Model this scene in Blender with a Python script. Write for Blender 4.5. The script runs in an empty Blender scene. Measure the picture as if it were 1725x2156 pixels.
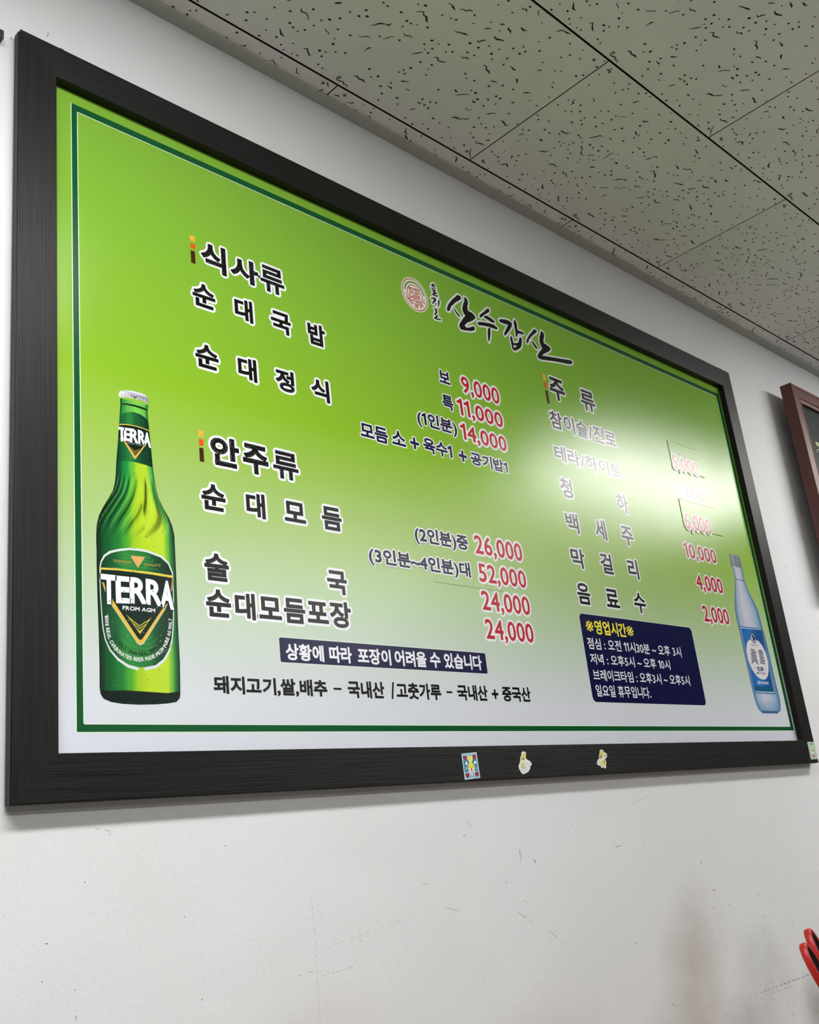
import bpy, bmesh, math, random
from mathutils import Vector, Matrix
from mathutils.geometry import delaunay_2d_cdt, tessellate_polygon
from mathutils.bvhtree import BVHTree

# ------------------------------------------------------------------ camera
scn = bpy.context.scene
COL = scn.collection
S = 0.885            # metres per board height unit
Z0 = 1.365           # height of the menu board's lower edge above the floor
def W(x, y, z):      # board units -> metres
    return Vector((x*S, y*S, z*S + Z0))
cam = bpy.data.cameras.new('camera')
cam.sensor_fit = 'HORIZONTAL'; cam.sensor_width = 36.0
cam.lens = 36.0*2157.81/1725.0
cam.clip_start = 0.02; cam.clip_end = 50
camo = bpy.data.objects.new('camera', cam); COL.objects.link(camo)
camo.matrix_world = Matrix.Translation(Vector([-0.42415, -0.93715, 1.28438])) @ Matrix([[0.709092, -0.146088, -0.689817], [-0.696408, -0.298371, -0.65268], [-0.110473, 0.943204, -0.313309]]).to_4x4()
scn.camera = camo

# ------------------------------------------------------------------ world, exposure
w = bpy.data.worlds.new('world'); scn.world = w; w.use_nodes = True
w.node_tree.nodes['Background'].inputs[0].default_value = (0.6, 0.62, 0.65, 1)
w.node_tree.nodes['Background'].inputs[1].default_value = 0.05
scn.view_settings.view_transform = 'Standard'
scn.view_settings.look = 'None'
scn.view_settings.gamma = 1.0
scn.view_settings.use_curve_mapping = False
scn.view_settings.exposure = 0.13

YWALL = 0.020*S           # wall plane
ZCEIL = 1.179*S + Z0      # underside of the ceiling tiles
LIGHT_POWER = 41.0
# fluorescent fixtures, let into the ceiling in three rows parallel to the wall (x0, x1, y) in board units
FIXTURES = [(-0.95, 0.41, -0.885), (2.32, 3.68, -0.885),
            (-0.95, 0.41, -2.40), (2.15, 3.51, -2.40),
            (-0.95, 0.41, -3.95), (2.15, 3.51, -3.95)]

def lin(c):
    return tuple((x/12.92 if x <= 0.04045 else ((x+0.055)/1.055)**2.4) for x in [v/255.0 for v in c])
def rgba(c): return lin(c) + (1.0,)

# ------------------------------------------------------------------ materials
def new_mat(name):
    m = bpy.data.materials.new(name); m.use_nodes = True
    nt = m.node_tree; return m, nt, nt.nodes['Principled BSDF']
def simple(name, c, rough=0.5, metal=0.0, spec=0.5, coat=0.0):
    m, nt, b = new_mat(name)
    b.inputs['Base Color'].default_value = rgba(c); b.inputs['Roughness'].default_value = rough
    b.inputs['Metallic'].default_value = metal; b.inputs['Specular IOR Level'].default_value = spec
    b.inputs['Coat Weight'].default_value = coat
    return m
def node(nt, t, **kw):
    n = nt.nodes.new(t)
    for k, v in kw.items(): setattr(n, k, v)
    return n

PRINT_ROUGH = 0.272
def print_finish(nt, b):
    """satin laminate over the print: faint orange-peel and rubbing marks"""
    b.inputs['Specular IOR Level'].default_value = 0.5
    tc = node(nt, 'ShaderNodeNewGeometry')
    mp = node(nt, 'ShaderNodeMapping'); mp.inputs['Rotation'].default_value = (0, math.radians(35), 0)
    mp.inputs['Scale'].default_value = (18, 60, 260)
    nt.links.new(tc.outputs['Position'], mp.inputs['Vector'])
    n = node(nt, 'ShaderNodeTexNoise'); n.inputs['Scale'].default_value = 1.0; n.inputs['Detail'].default_value = 3
    nt.links.new(mp.outputs[0], n.inputs['Vector'])
    r = node(nt, 'ShaderNodeMapRange')
    r.inputs['From Min'].default_value = 0.3; r.inputs['From Max'].default_value = 0.7
    r.inputs['To Min'].default_value = PRINT_ROUGH-0.006; r.inputs['To Max'].default_value = PRINT_ROUGH+0.006
    nt.links.new(n.outputs['Fac'], r.inputs['Value']); nt.links.new(r.outputs[0], b.inputs['Roughness'])
    n2 = node(nt, 'ShaderNodeTexNoise'); n2.inputs['Scale'].default_value = 4.5; n2.inputs['Detail'].default_value = 1
    nt.links.new(tc.outputs['Position'], n2.inputs['Vector'])
    bp = node(nt, 'ShaderNodeBump'); bp.inputs['Strength'].default_value = 0.35; bp.inputs['Distance'].default_value = 0.004
    nt.links.new(n2.outputs['Fac'], bp.inputs['Height'])
    src = b.inputs['Base Color'].links[0].from_socket
    out = [x for x in nt.nodes if x.type == 'OUTPUT_MATERIAL'][0]
    df = node(nt, 'ShaderNodeBsdfDiffuse'); gl = node(nt, 'ShaderNodeBsdfAnisotropic', distribution='BECKMANN')
    fr = node(nt, 'ShaderNodeFresnel'); fr.inputs['IOR'].default_value = 1.42; mix = node(nt, 'ShaderNodeMixShader')
    nt.links.new(src, df.inputs['Color']); nt.links.new(bp.outputs[0], gl.inputs['Normal']); nt.links.new(bp.outputs[0], df.inputs['Normal'])
    gl.inputs['Roughness'].default_value = PRINT_ROUGH; nt.links.new(fr.outputs[0], mix.inputs[0])
    nt.links.new(df.outputs[0], mix.inputs[1]); nt.links.new(gl.outputs[0], mix.inputs[2]); nt.links.new(mix.outputs[0], out.inputs['Surface'])

GRAD = [(0.000, (217,221,233)), (0.075, (214,219,228)), (0.13, (204,215,212)), (0.22, (186,208,176)), (0.33, (168,198,127)),
        (0.44, (153,191,85)), (0.54, (137,185,41)), (0.62, (133,181,47)), (0.78, (127,178,54)), (0.90, (127,178,58)), (1.0, (127,178,60))]
def make_print():
    m, nt, b = new_mat('printed_green_sheet')
    g = node(nt, 'ShaderNodeNewGeometry'); sx = node(nt, 'ShaderNodeSeparateXYZ')
    nt.links.new(g.outputs['Position'], sx.inputs[0])
    nz = node(nt, 'ShaderNodeTexNoise'); nz.inputs['Scale'].default_value = 2.2; nz.inputs['Detail'].default_value = 1
    nt.links.new(g.outputs['Position'], nz.inputs['Vector'])
    mr = node(nt, 'ShaderNodeMapRange'); mr.inputs['From Min'].default_value = Z0+0.045; mr.inputs['From Max'].default_value = Z0+0.842
    nt.links.new(sx.outputs['Z'], mr.inputs['Value'])
    ramp = node(nt, 'ShaderNodeValToRGB'); el = ramp.color_ramp.elements
    el[0].position = 0; el[0].color = rgba(GRAD[0][1]); el[1].position = 1; el[1].color = rgba(GRAD[-1][1])
    for p, c in GRAD[1:-1]:
        e = el.new(p); e.color = rgba(c)
    nt.links.new(mr.outputs[0], ramp.inputs[0])
    nt.links.new(ramp.outputs[0], b.inputs['Base Color'])
    print_finish(nt, b); return m
M_PRINT = make_print()
def make_ink():
    m, nt, b = new_mat('printed_ink')
    a = node(nt, 'ShaderNodeVertexColor'); a.layer_name = 'ink'
    nt.links.new(a.outputs['Color'], b.inputs['Base Color']); print_finish(nt, b); return m
M_INK = make_ink()
def make_sticker():
    m, nt, b = new_mat('sticker_print')
    a = node(nt, 'ShaderNodeVertexColor'); a.layer_name = 'ink'
    nt.links.new(a.outputs['Color'], b.inputs['Base Color']); b.inputs['Roughness'].default_value = 0.4; return m
M_STICK = make_sticker()

def wood(name, dark, light, rough, sc=(2.2, 260, 260), bump=0.3, spec=0.5, coat=0.0):
    m, nt, b = new_mat(name)
    tc = node(nt, 'ShaderNodeTexCoord'); mp = node(nt, 'ShaderNodeMapping'); mp.inputs['Scale'].default_value = sc
    nt.links.new(tc.outputs['Object'], mp.inputs['Vector'])
    n = node(nt, 'ShaderNodeTexNoise'); n.inputs['Scale'].default_value = 1.0; n.inputs['Detail'].default_value = 5; n.inputs['Roughness'].default_value = 0.65
    n.inputs['Distortion'].default_value = 0.4
    nt.links.new(mp.outputs[0], n.inputs['Vector'])
    mx = node(nt, 'ShaderNodeValToRGB'); mx.color_ramp.elements[0].position = 0.35; mx.color_ramp.elements[1].position = 0.68
    mx.color_ramp.elements[0].color = rgba(dark); mx.color_ramp.elements[1].color = rgba(light)
    nt.links.new(n.outputs['Fac'], mx.inputs[0]); nt.links.new(mx.outputs[0], b.inputs['Base Color'])
    bp = node(nt, 'ShaderNodeBump'); bp.inputs['Strength'].default_value = bump; bp.inputs['Distance'].default_value = 0.0008
    nt.links.new(n.outputs['Fac'], bp.inputs['Height']); nt.links.new(bp.outputs[0], b.inputs['Normal'])
    b.inputs['Roughness'].default_value = rough; b.inputs['Specular IOR Level'].default_value = spec
    b.inputs['Coat Weight'].default_value = coat; b.inputs['Coat Roughness'].default_value = 0.3
    return m
M_FRAME = wood('dark_wood_grain', (8,8,9), (32,31,32), 0.42, sc=(6, 620, 620), bump=0.5, spec=0.24)
M_FRAMESIDE = simple('dark_frame_edge', (40,43,41), 0.5, spec=0.3)
M_BROWN = wood('red_brown_wood', (74,26,15), (96,38,24), 0.34, sc=(4, 90, 90), bump=0.05, spec=0.6)
M_PLAQUE = wood('plaque_slate', (18,25,24), (30,38,36), 0.22, sc=(50, 90, 90), bump=0.1, spec=0.3)

def make_wall():
    m, nt, b = new_mat('white_wall_paint')
    g = node(nt, 'ShaderNodeNewGeometry')
    base = lin((226,228,232))
    prev = node(nt, 'ShaderNodeRGB'); prev.outputs[0].default_value = base + (1,); prev = prev.outputs[0]
    # blotchy dirt, plus one cast shadow painted as a blot: (centre, radii, colour, strength)
    def blot(c, rad, colr, st, prev, seed):
        mp = node(nt, 'ShaderNodeMapping')
        mp.inputs['Location'].default_value = tuple(-a/r for a, r in zip(c, rad)); mp.inputs['Scale'].default_value = tuple(1/r for r in rad)
        nt.links.new(g.outputs['Position'], mp.inputs['Vector'])
        nn = node(nt, 'ShaderNodeTexNoise'); nn.inputs['Scale'].default_value = 9.0+seed; nn.inputs['Detail'].default_value = 4
        nt.links.new(g.outputs['Position'], nn.inputs['Vector'])
        gr = node(nt, 'ShaderNodeTexGradient', gradient_type='SPHERICAL')
        nt.links.new(mp.outputs[0], gr.inputs['Vector'])
        mu = node(nt, 'ShaderNodeMath', operation='MULTIPLY'); nt.links.new(gr.outputs['Fac'], mu.inputs[0])
        mr = node(nt, 'ShaderNodeMapRange'); mr.inputs['From Min'].default_value = 0.3; mr.inputs['From Max'].default_value = 0.7; mr.inputs['To Min'].default_value = 0.35; mr.inputs['To Max'].default_value = 1.0
        nt.links.new(nn.outputs['Fac'], mr.inputs['Value']); nt.links.new(mr.outputs[0], mu.inputs[1])
        m2 = node(nt, 'ShaderNodeMath', operation='MULTIPLY'); m2.inputs[1].default_value = st; nt.links.new(mu.outputs[0], m2.inputs[0])
        mix = node(nt, 'ShaderNodeMix', data_type='RGBA')
        nt.links.new(m2.outputs[0], mix.inputs['Factor']); nt.links.new(prev, mix.inputs['A']); mix.inputs['B'].default_value = rgba(colr)
        return mix.outputs['Result']
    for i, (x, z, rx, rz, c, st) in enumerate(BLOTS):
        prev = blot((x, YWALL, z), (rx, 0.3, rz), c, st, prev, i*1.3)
    # overall faint yellowing
    n0 = node(nt, 'ShaderNodeTexNoise'); n0.inputs['Scale'].default_value = 2.5; n0.inputs['Detail'].default_value = 3
    nt.links.new(g.outputs['Position'], n0.inputs['Vector'])
    mix = node(nt, 'ShaderNodeMix', data_type='RGBA'); mix.blend_type = 'MULTIPLY'
    mr0 = node(nt, 'ShaderNodeMapRange'); mr0.inputs['From Min'].default_value = 0.4; mr0.inputs['From Max'].default_value = 0.7; mr0.inputs['To Min'].default_value = 0.0; mr0.inputs['To Max'].default_value = 0.5
    nt.links.new(n0.outputs['Fac'], mr0.inputs['Value']); nt.links.new(mr0.outputs[0], mix.inputs['Factor'])
    nt.links.new(prev, mix.inputs['A']); mix.inputs['B'].default_value = (0.93, 0.93, 0.90, 1)
    nt.links.new(mix.outputs['Result'], b.inputs['Base Color'])
    b.inputs['Roughness'].default_value = 0.6; b.inputs['Specular IOR Level'].default_value = 0.35
    n1 = node(nt, 'ShaderNodeTexNoise'); n1.inputs['Scale'].default_value = 150; n1.inputs['Detail'].default_value = 5; n1.inputs['Roughness'].default_value = 0.6
    nt.links.new(g.outputs['Position'], n1.inputs['Vector'])
    bp = node(nt, 'ShaderNodeBump'); bp.inputs['Strength'].default_value = 0.35; bp.inputs['Distance'].default_value = 0.0013
    nt.links.new(n1.outputs['Fac'], bp.inputs['Height'])
    n2 = node(nt, 'ShaderNodeTexNoise'); n2.inputs['Scale'].default_value = 3.5; n2.inputs['Detail'].default_value = 2
    nt.links.new(g.outputs['Position'], n2.inputs['Vector'])
    b2 = node(nt, 'ShaderNodeBump'); b2.inputs['Strength'].default_value = 0.5; b2.inputs['Distance'].default_value = 0.012
    nt.links.new(n2.outputs['Fac'], b2.inputs['Height']); nt.links.new(bp.outputs[0], b2.inputs['Normal'])
    nt.links.new(b2.outputs[0], b.inputs['Normal'])
    return m
def bz(x, z): return x*S, z*S+Z0
# x, z (m), radii (m), colour, strength
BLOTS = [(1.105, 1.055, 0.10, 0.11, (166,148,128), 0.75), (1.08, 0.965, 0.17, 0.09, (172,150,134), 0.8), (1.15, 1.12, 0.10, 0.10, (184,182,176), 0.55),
         (1.50, 0.905, 0.085, 0.115, (84,82,62), 1.0), (1.33, 0.995, 0.12, 0.12, (160,162,158), 0.6), (1.24, 0.94, 0.10, 0.08, (152,154,148), 0.6),  # the olive entry paints the utensil container's shadow into the wall colour
         (0.36, 1.10, 0.12, 0.07, (206,192,184), 0.5), (0.74, 1.02, 0.16, 0.08, (200,188,182), 0.5)]
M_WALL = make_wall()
M_WALL2 = simple('far_wall_paint', (120,122,120), 0.8)
M_FLOOR = simple('floor_tile', (140,135,128), 0.6)
M_TABLE = simple('table_laminate', (120,88,60), 0.4)
def make_tile():
    m, nt, b = new_mat('mineral_tile')
    g = node(nt, 'ShaderNodeNewGeometry')
    n = node(nt, 'ShaderNodeTexNoise'); n.inputs['Scale'].default_value = 6; n.inputs['Detail'].default_value = 4
    nt.links.new(g.outputs['Position'], n.inputs['Vector'])
    r = node(nt, 'ShaderNodeValToRGB'); r.color_ramp.elements[0].position = 0.3; r.color_ramp.elements[1].position = 0.7
    r.color_ramp.elements[0].color = rgba((230,232,228)); r.color_ramp.elements[1].color = rgba((238,239,236))
    nt.links.new(n.outputs['Fac'], r.inputs[0]); nt.links.new(r.outputs[0], b.inputs['Base Color'])
    b.inputs['Roughness'].default_value = 0.85; b.inputs['Specular IOR Level'].default_value = 0.2
    return m
M_TILE = make_tile()
M_PIT = simple('raw_fibre_in_pit', (100,100,94), 0.95, spec=0.1)
M_GRID = simple('dark_ceiling_joint', (40,30,24), 0.8)
M_MOULD = simple('grey_painted_moulding', (176,179,172), 0.6)
M_SCREW = simple('screw_metal', (150,150,140), 0.4, metal=0.6)

# ------------------------------------------------------------------ object helpers
def link(o, parent=None):
    COL.objects.link(o)
    if parent: o.parent = parent
    return o
def mesh_obj(name, verts, faces, mat, parent=None, loc=None, mats=None, fm=None, smooth=False, colors=None):
    me = bpy.data.meshes.new(name); me.from_pydata([tuple(v) for v in verts], [], faces)
    for m in (mats or [mat]): me.materials.append(m)
    if fm:
        for p, i in zip(me.polygons, fm): p.material_index = i
    if smooth:
        for p in me.polygons: p.use_smooth = True
    if colors:
        ca = me.color_attributes.new('ink', 'FLOAT_COLOR', 'CORNER')
        buf = []
        for p in me.polygons:
            for vi in p.vertices: buf.extend(colors[vi])
        ca.data.foreach_set('color', buf)
    me.update()
    o = bpy.data.objects.new(name, me)
    if loc is not None: o.location = loc
    return link(o, parent)
def empty(name, loc, label=None, cat=None, group=None):
    o = bpy.data.objects.new(name, None); o.location = loc; o.empty_display_size = 0.05
    if label: o['label'] = label
    if cat: o['category'] = cat
    if group: o['group'] = group
    return link(o)
def box_geo(x0, y0, z0, x1, y1, z1):
    v = [(x0,y0,z0),(x1,y0,z0),(x1,y1,z0),(x0,y1,z0),(x0,y0,z1),(x1,y0,z1),(x1,y1,z1),(x0,y1,z1)]
    f = [(0,3,2,1),(4,5,6,7),(0,1,5,4),(1,2,6,5),(2,3,7,6),(3,0,4,7)]
    return v, f
def box(name, a, b, mat, parent=None):
    v, f = box_geo(*a, *b); return mesh_obj(name, v, f, mat, parent)
def bevel_box(name, a, b, mat, bev, parent=None, seg=2):
    v, f = box_geo(*a, *b); bm = bmesh.new()
    vs = [bm.verts.new(p) for p in v]; [bm.faces.new([vs[i] for i in q]) for q in f]
    bmesh.ops.bevel(bm, geom=list(bm.edges), offset=bev, segments=seg, profile=0.5, affect='EDGES')
    bm.normal_update()
    me = bpy.data.meshes.new(name); bm.to_mesh(me); bm.free(); me.materials.append(mat)
    o = bpy.data.objects.new(name, me); return link(o, parent)

# ------------------------------------------------------------------ the setting
XW0, XW1, YB = -3.2, 5.2, -4.6
ZC2 = ZCEIL + 0.012
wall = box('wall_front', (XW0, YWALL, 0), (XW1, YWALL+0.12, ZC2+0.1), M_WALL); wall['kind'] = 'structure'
wl = box('wall_left', (XW0-0.1, YB, 0), (XW0, YWALL, ZC2+0.1), M_WALL2); wl['kind'] = 'structure'
wr = box('wall_right', (XW1, YB, 0), (XW1+0.1, YWALL, ZC2+0.1), M_WALL2); wr['kind'] = 'structure'
wb = box('wall_back', (XW0, YB-0.1, 0), (XW1, YB, ZC2+0.1), M_WALL2); wb['kind'] = 'structure'
fl = box('floor', (XW0, YB, -0.1), (XW1, YWALL, 0), M_FLOOR); fl['kind'] = 'structure'
ceil = box('ceiling', (XW0, YB, ZC2), (XW1, YWALL, ZC2+0.1), M_GRID); ceil['kind'] = 'structure'

# ceiling tiles: 600 x 300 mm perforated mineral tiles in a running bond, each with real sunk pits
TX, TY = 0.681*S, 0.3345*S
GX, GY = 0.0021, 0.0034       # joint widths
rnd = random.Random(7)
def blob(cx, cy, r, ang, asp, rn):
    n = 7; pts = []
    for i in range(n):
        a = 2*math.pi*i/n; rr = r*rn.uniform(0.8, 1.2)
        x, y = math.cos(a)*rr*asp, math.sin(a)*rr
        pts.append((cx+x*math.cos(ang)-y*math.sin(ang), cy+x*math.sin(ang)+y*math.cos(ang)))
    return pts
def worm(cx, cy, L, ang, rn):
    n = max(3, int(L/0.0055)); pts = []; x, y = cx-L/2*math.cos(ang), cy-L/2*math.sin(ang); a = ang
    sp = []
    for i in range(n+1):
        sp.append((x, y)); a = ang + rn.uniform(-0.85, 0.85); x += L/n*math.cos(a); y += L/n*math.sin(a)
    left, right = [], []
    for i, (px, py) in enumerate(sp):
        q = sp[min(i+1, n)]; p = sp[max(i-1, 0)]; tx, ty = q[0]-p[0], q[1]-p[1]; l = math.hypot(tx, ty) or 1
        hw = rn.uniform(0.0006, 0.0017) if 0 < i < n else 0.0005
        left.append((px-ty/l*hw, py+tx/l*hw)); right.append((px+ty/l*hw, py-tx/l*hw))
    return left + right[::-1]
def tile_mesh(w, h, seed, name, skip=None):
    rn = random.Random(seed); shapes = []; occ = []
    area = w*h/(TX*TY)
    def clear(pts, pad=0.0016):
        xs = [p[0] for p in pts]; ys = [p[1] for p in pts]
        if min(xs) < 0.001 or max(xs) > w-0.001 or min(ys) < 0.001 or max(ys) > h-0.001: return False
        bb = (min(xs)-pad, min(ys)-pad, max(xs)+pad, max(ys)+pad)
        for o in occ:
            if bb[0] < o[2] and bb[2] > o[0] and bb[1] < o[3] and bb[3] > o[1]: return False
        occ.append(bb); return True
    def ok_poly(p):   # reject self-crossing outlines
        n = len(p)
        for i in range(n):
            a, b = p[i], p[(i+1) % n]
            for j in range(i+2, n):
                if (j+1) % n == i: continue
                c, d = p[j], p[(j+1) % n]
                def o(u, v, t): return (v[0]-u[0])*(t[1]-u[1])-(v[1]-u[1])*(t[0]-u[0])
                if o(a,b,c)*o(a,b,d) < 0 and o(c,d,a)*o(c,d,b) < 0: return False
        return True
    for k in range(int(80*area)):
        for t in range(12):
            q = worm(rn.uniform(0, w), rn.uniform(0, h), rn.choice([0.008,0.011,0.014,0.018,0.022,0.026,0.033]), rn.gauss(-0.18, 0.45), rn)
            if ok_poly(q) and clear(q): shapes.append(q); break
    for k in range(int(270*area)):
        for t in range(8):
            q = blob(rn.uniform(0, w), rn.uniform(0, h), rn.uniform(0.0012, 0.0021), rn.uniform(-0.6, 0.3), rn.uniform(1, 1.5), rn)
            if clear(q): shapes.append(q); break
    vs = [Vector((0,0)), Vector((w,0)), Vector((w,h)), Vector((0,h))]; faces = [[0,1,2,3]]
    shapes = [s_ if sum(s_[i-1][0]*s_[i][1]-s_[i][0]*s_[i-1][1] for i in range(len(s_))) > 0 else s_[::-1] for s_ in shapes]
    for sh in shapes:
        b = len(vs); vs += [Vector(p) for p in sh]; faces.append(list(range(b, b+len(sh))))
    ov, oe, of, _, _, oof = delaunay_2d_cdt(vs, [], faces, 1, 1e-7)
    V = [(p.x, p.y, 0.0) for p in ov]; F = []; FM = []
    for f, src in zip(of, oof):
        if any(s != 0 for s in src): continue
        F.append(tuple(f)[::-1]); FM.append(0)
    D = 0.0035; T = 0.0115
    for sh in shapes:
        b = len(V); n = len(sh)
        ar = sum(sh[i][0]*sh[(i+1)%n][1]-sh[(i+1)%n][0]*sh[i][1] for i in range(n))
        if ar < 0: sh = sh[::-1]
        cx = sum(p[0] for p in sh)/n; cy = sum(p[1] for p in sh)/n
        V += [(p[0], p[1], 0.0) for p in sh]; V += [(p[0], p[1], D) for p in sh]
        for i in range(n):
            j = (i+1) % n; F.append((b+i, b+n+i, b+n+j, b+j)); FM.append(1)
        F.append(tuple(b+n+i for i in range(n))[::-1]); FM.append(1)
    b = len(V); V += [(0,0,0),(w,0,0),(w,h,0),(0,h,0),(0,0,T),(w,0,T),(w,h,T),(0,h,T)]
    for q in [(0,1,5,4),(1,2,6,5),(2,3,7,6),(3,0,4,7),(4,5,6,7)]: F.append(tuple(b+i for i in q)); FM.append(2)
    me = bpy.data.meshes.new(name); me.from_pydata(V, [], F)
    for m in (M_TILE, M_PIT, M_GRID): me.materials.append(m)
    for p, i in zip(me.polygons, FM): p.material_index = i
    me.update(); return me
tile_full = tile_mesh(TX-GX, TY-GY, 11, 'tile')
row0_h = (0.020-0.0 + 0.032)*S - GY
tile_edge = tile_mesh(TX-GX, 0.0445, 5, 'edge_tile')
def screw_mesh():
    bm = bmesh.new(); bmesh.ops.create_cone(bm, cap_ends=True, segments=10, radius1=0.0030, radius2=0.0024, depth=0.0010)
    for a in (0, math.pi/2):
        r = bmesh.ops.create_cube(bm, size=1.0)
        bmesh.ops.scale(bm, vec=(0.0034, 0.0007, 0.0004), verts=r['verts']); bmesh.ops.rotate(bm, verts=r['verts'], matrix=Matrix.Rotation(a, 3, 'Z'))
        bmesh.ops.translate(bm, verts=r['verts'], vec=(0, 0, -0.0006))
    me = bpy.data.meshes.new('screw'); bm.to_mesh(me); bm.free()
    me.materials.append(M_SCREW); me.materials.append(M_GRID)
    for p in me.polygons:
        if p.center.z < -0.00055 and p.area < 4e-6: p.material_index = 1
    return me
scr = screw_mesh()
YJ0 = -0.0325*S              # first long joint, parallel to the wall
ROWY = [YJ0 - i*TY for i in range(0, 7)]
def place_tile(me, x, y):
    o = bpy.data.objects.new('tile', me); o.location = (x+GX/2, y+GY/2, ZCEIL); link(o, ceil)
    return o
def place_screw(x, y):
    o = bpy.data.objects.new('screw', scr); o.location = (x, y, ZCEIL-0.0006); link(o, ceil)
x_r1 = 0.2115*S              # a cross joint of the odd rows
for r in range(0, 7):
    off = x_r1 if r % 2 == 1 else x_r1 + TX/2
    n0 = -3 if r < 4 else -1
    for k in range(-2, 6):
        x = off + k*TX
        if k == 5 and r % 2 == 0: continue
        if r == 0:
            place_tile(tile_edge, x, YJ0)
            for sx_, sy_ in ((0.022, 0.010), (TX-0.022, 0.010)): place_screw(x+sx_, YJ0+sy_)
        else:
            y = YJ0 - r*TY
            fx = False
            for (a, b_, yc) in FIXTURES:
                if abs(y+TY/2 - yc*S) < TY/2 + 0.076 and x < b_*S+0.01 and x+TX > a*S-0.01: fx = True
            if fx: continue
            place_tile(tile_full, x, y)
            if x < 2.9 and r < 5:
                for sx_ in (0.020, TX/2-0.010, TX-0.022):
                    for sy_ in (0.014, TY-0.014): place_screw(x+sx_, y+sy_)
# plain board closing the rest of the ceiling (never seen from the table)
def plain(x0, y0, x1, y1):
    o = box('plain_panel', (x0, y0, ZCEIL), (x1, y1, ZC2-0.0002), M_TILE, ceil)
yfar = YJ0 - 6*TY
xl = x_r1 - 2*TX - 0.001
plain(XW0, YB, XW1, yfar-0.001)
plain(XW0, yfar, xl, YWALL)
xr = x_r1+6*TX+0.001
plain(xr, yfar, XW1, YWALL)
for r in range(0, 7, 2):
    ya = YJ0-r*TY+GY/2; yb_ = (YJ0-(r-1)*TY-GY/2) if r else YWALL
    plain(xl+GX, ya, x_r1-1.5*TX-GX, yb_); plain(x_r1+5.5*TX+GX, ya, xr-GX, yb_)

# narrow grey moulding between wall and tiles
md = 0.0225*S
mo = box('trim_1', (XW0, YWALL-md, ZCEIL-0.0045), (1.930*S, YWALL, ZCEIL-0.0002), M_MOULD); mo['kind'] = 'structure'
mo2 = box('trim_2', (1.932*S, YWALL-md, ZCEIL-0.0045), (XW1, YWALL, ZCEIL-0.0002), M_MOULD); mo2['kind'] = 'structure'

# ------------------------------------------------------------------ ceiling fixtures (outside the frame)
def emit(name, col, st):
    m = bpy.data.materials.new(name); m.use_nodes = True; nt = m.node_tree; nt.nodes.clear()
    e = nt.nodes.new('ShaderNodeEmission'); e.inputs[0].default_value = col + (1,); e.inputs[1].default_value = st
    o = nt.nodes.new('ShaderNodeOutputMaterial'); nt.links.new(e.outputs[0], o.inputs[0]); return m
M_LAMP = emit('lit_diffuser', (1.0, 0.985, 0.955), LIGHT_POWER)
M_LAMP2 = emit('dim_diffuser', (1.0, 0.985, 0.955), LIGHT_POWER*0.4)
M_LAMP3 = emit('weaker_diffuser', (1.0, 0.985, 0.955), LIGHT_POWER*0.72)  # middle row of lamps set weaker than the near row
M_WHITE = simple('white_enamel', (225,225,222), 0.4)
FW = 0.0765
FLAB = ['lit ceiling light panel above and left of the menu board', 'lit ceiling light panel above the right end of the menu board',
        'lit ceiling light panel in the middle row on the left', 'lit ceiling light panel in the middle row on the right',
        'lit ceiling light panel in the back row on the left', 'lit ceiling light panel in the back row on the right']
for i, (x0, x1, y) in enumerate(FIXTURES):
    cx = (x0+x1)/2*S; hx = (x1-x0)/2*S; cy = y*S
    e = empty('ceiling_light', (cx, cy, ZCEIL), FLAB[i], 'ceiling light', 'recessed ceiling lights')
    hx0 = hx+0.012; wy = FW+0.012
    v, f = [], []
    for (a, b_, c, d) in ((-hx0,-wy,hx0,-FW),(-hx0,FW,hx0,wy),(-hx0,-FW,-hx,FW),(hx,-FW,hx0,FW)):
        vv, ff = box_geo(a, b_, -0.002, c, d, 0.011); f += [tuple(i_+len(v) for i_ in q) for q in ff]; v += vv
    mesh_obj('frame', v, f, M_WHITE, e)
    dz = -0.009
    mesh_obj('diffuser', [(-hx,-FW,dz),(-hx,FW,dz),(hx,FW,dz),(hx,-FW,dz),(-hx,-FW,0),(-hx,FW,0),(hx,FW,0),(hx,-FW,0)],
             [(0,1,2,3),(4,5,1,0),(5,6,2,1),(6,7,3,2),(7,4,0,3)], M_LAMP if i < 2 else M_LAMP3 if i < 4 else M_LAMP2, e)
    # filler boards round the fixture where full tiles were left out
    r = round((YJ0 - (cy))/TY + 0.5)
# cut tiles around fixtures: plain strips
for (x0, x1, y) in FIXTURES:
    if y < -1.9 : 
        pass
def fill_around(x0, x1, yc):
    # region of skipped tiles
    ys = [YJ0-r*TY for r in range(1, 7) if abs(YJ0-r*TY+TY/2 - yc*S) < TY/2+0.076]
    if not ys: return
    for y in ys:
        r = round((YJ0-y)/TY); off = x_r1 if r % 2 == 1 else x_r1+TX/2
        for k in range(-2, 6):
            x = off+k*TX
            if k == 5 and r % 2 == 0: continue
            if x < x1*S+0.01 and x+TX > x0*S-0.01:
                A, B, C, D = x+GX/2, y+GY/2, x+TX-GX/2, y+TY-GY/2
                hx0, hx1, hy0, hy1 = x0*S-0.0125, x1*S+0.0125, yc*S-FW-0.0125, yc*S+FW+0.0125
                parts = [(A, B, C, min(D, hy0)), (A, max(B, hy1), C, D),
                         (A, max(B, hy0), min(C, hx0), min(D, hy1)), (max(A, hx1), max(B, hy0), C, min(D, hy1))]
                for (a, b_, c, d) in parts:
                    if c-a > 0.003 and d-b_ > 0.003:
                        box('cut_tile', (a, b_, ZCEIL), (c, d, ZCEIL+0.0115), M_TILE, ceil)
for (x0, x1, y) in FIXTURES: fill_around(x0, x1, y)

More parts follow.
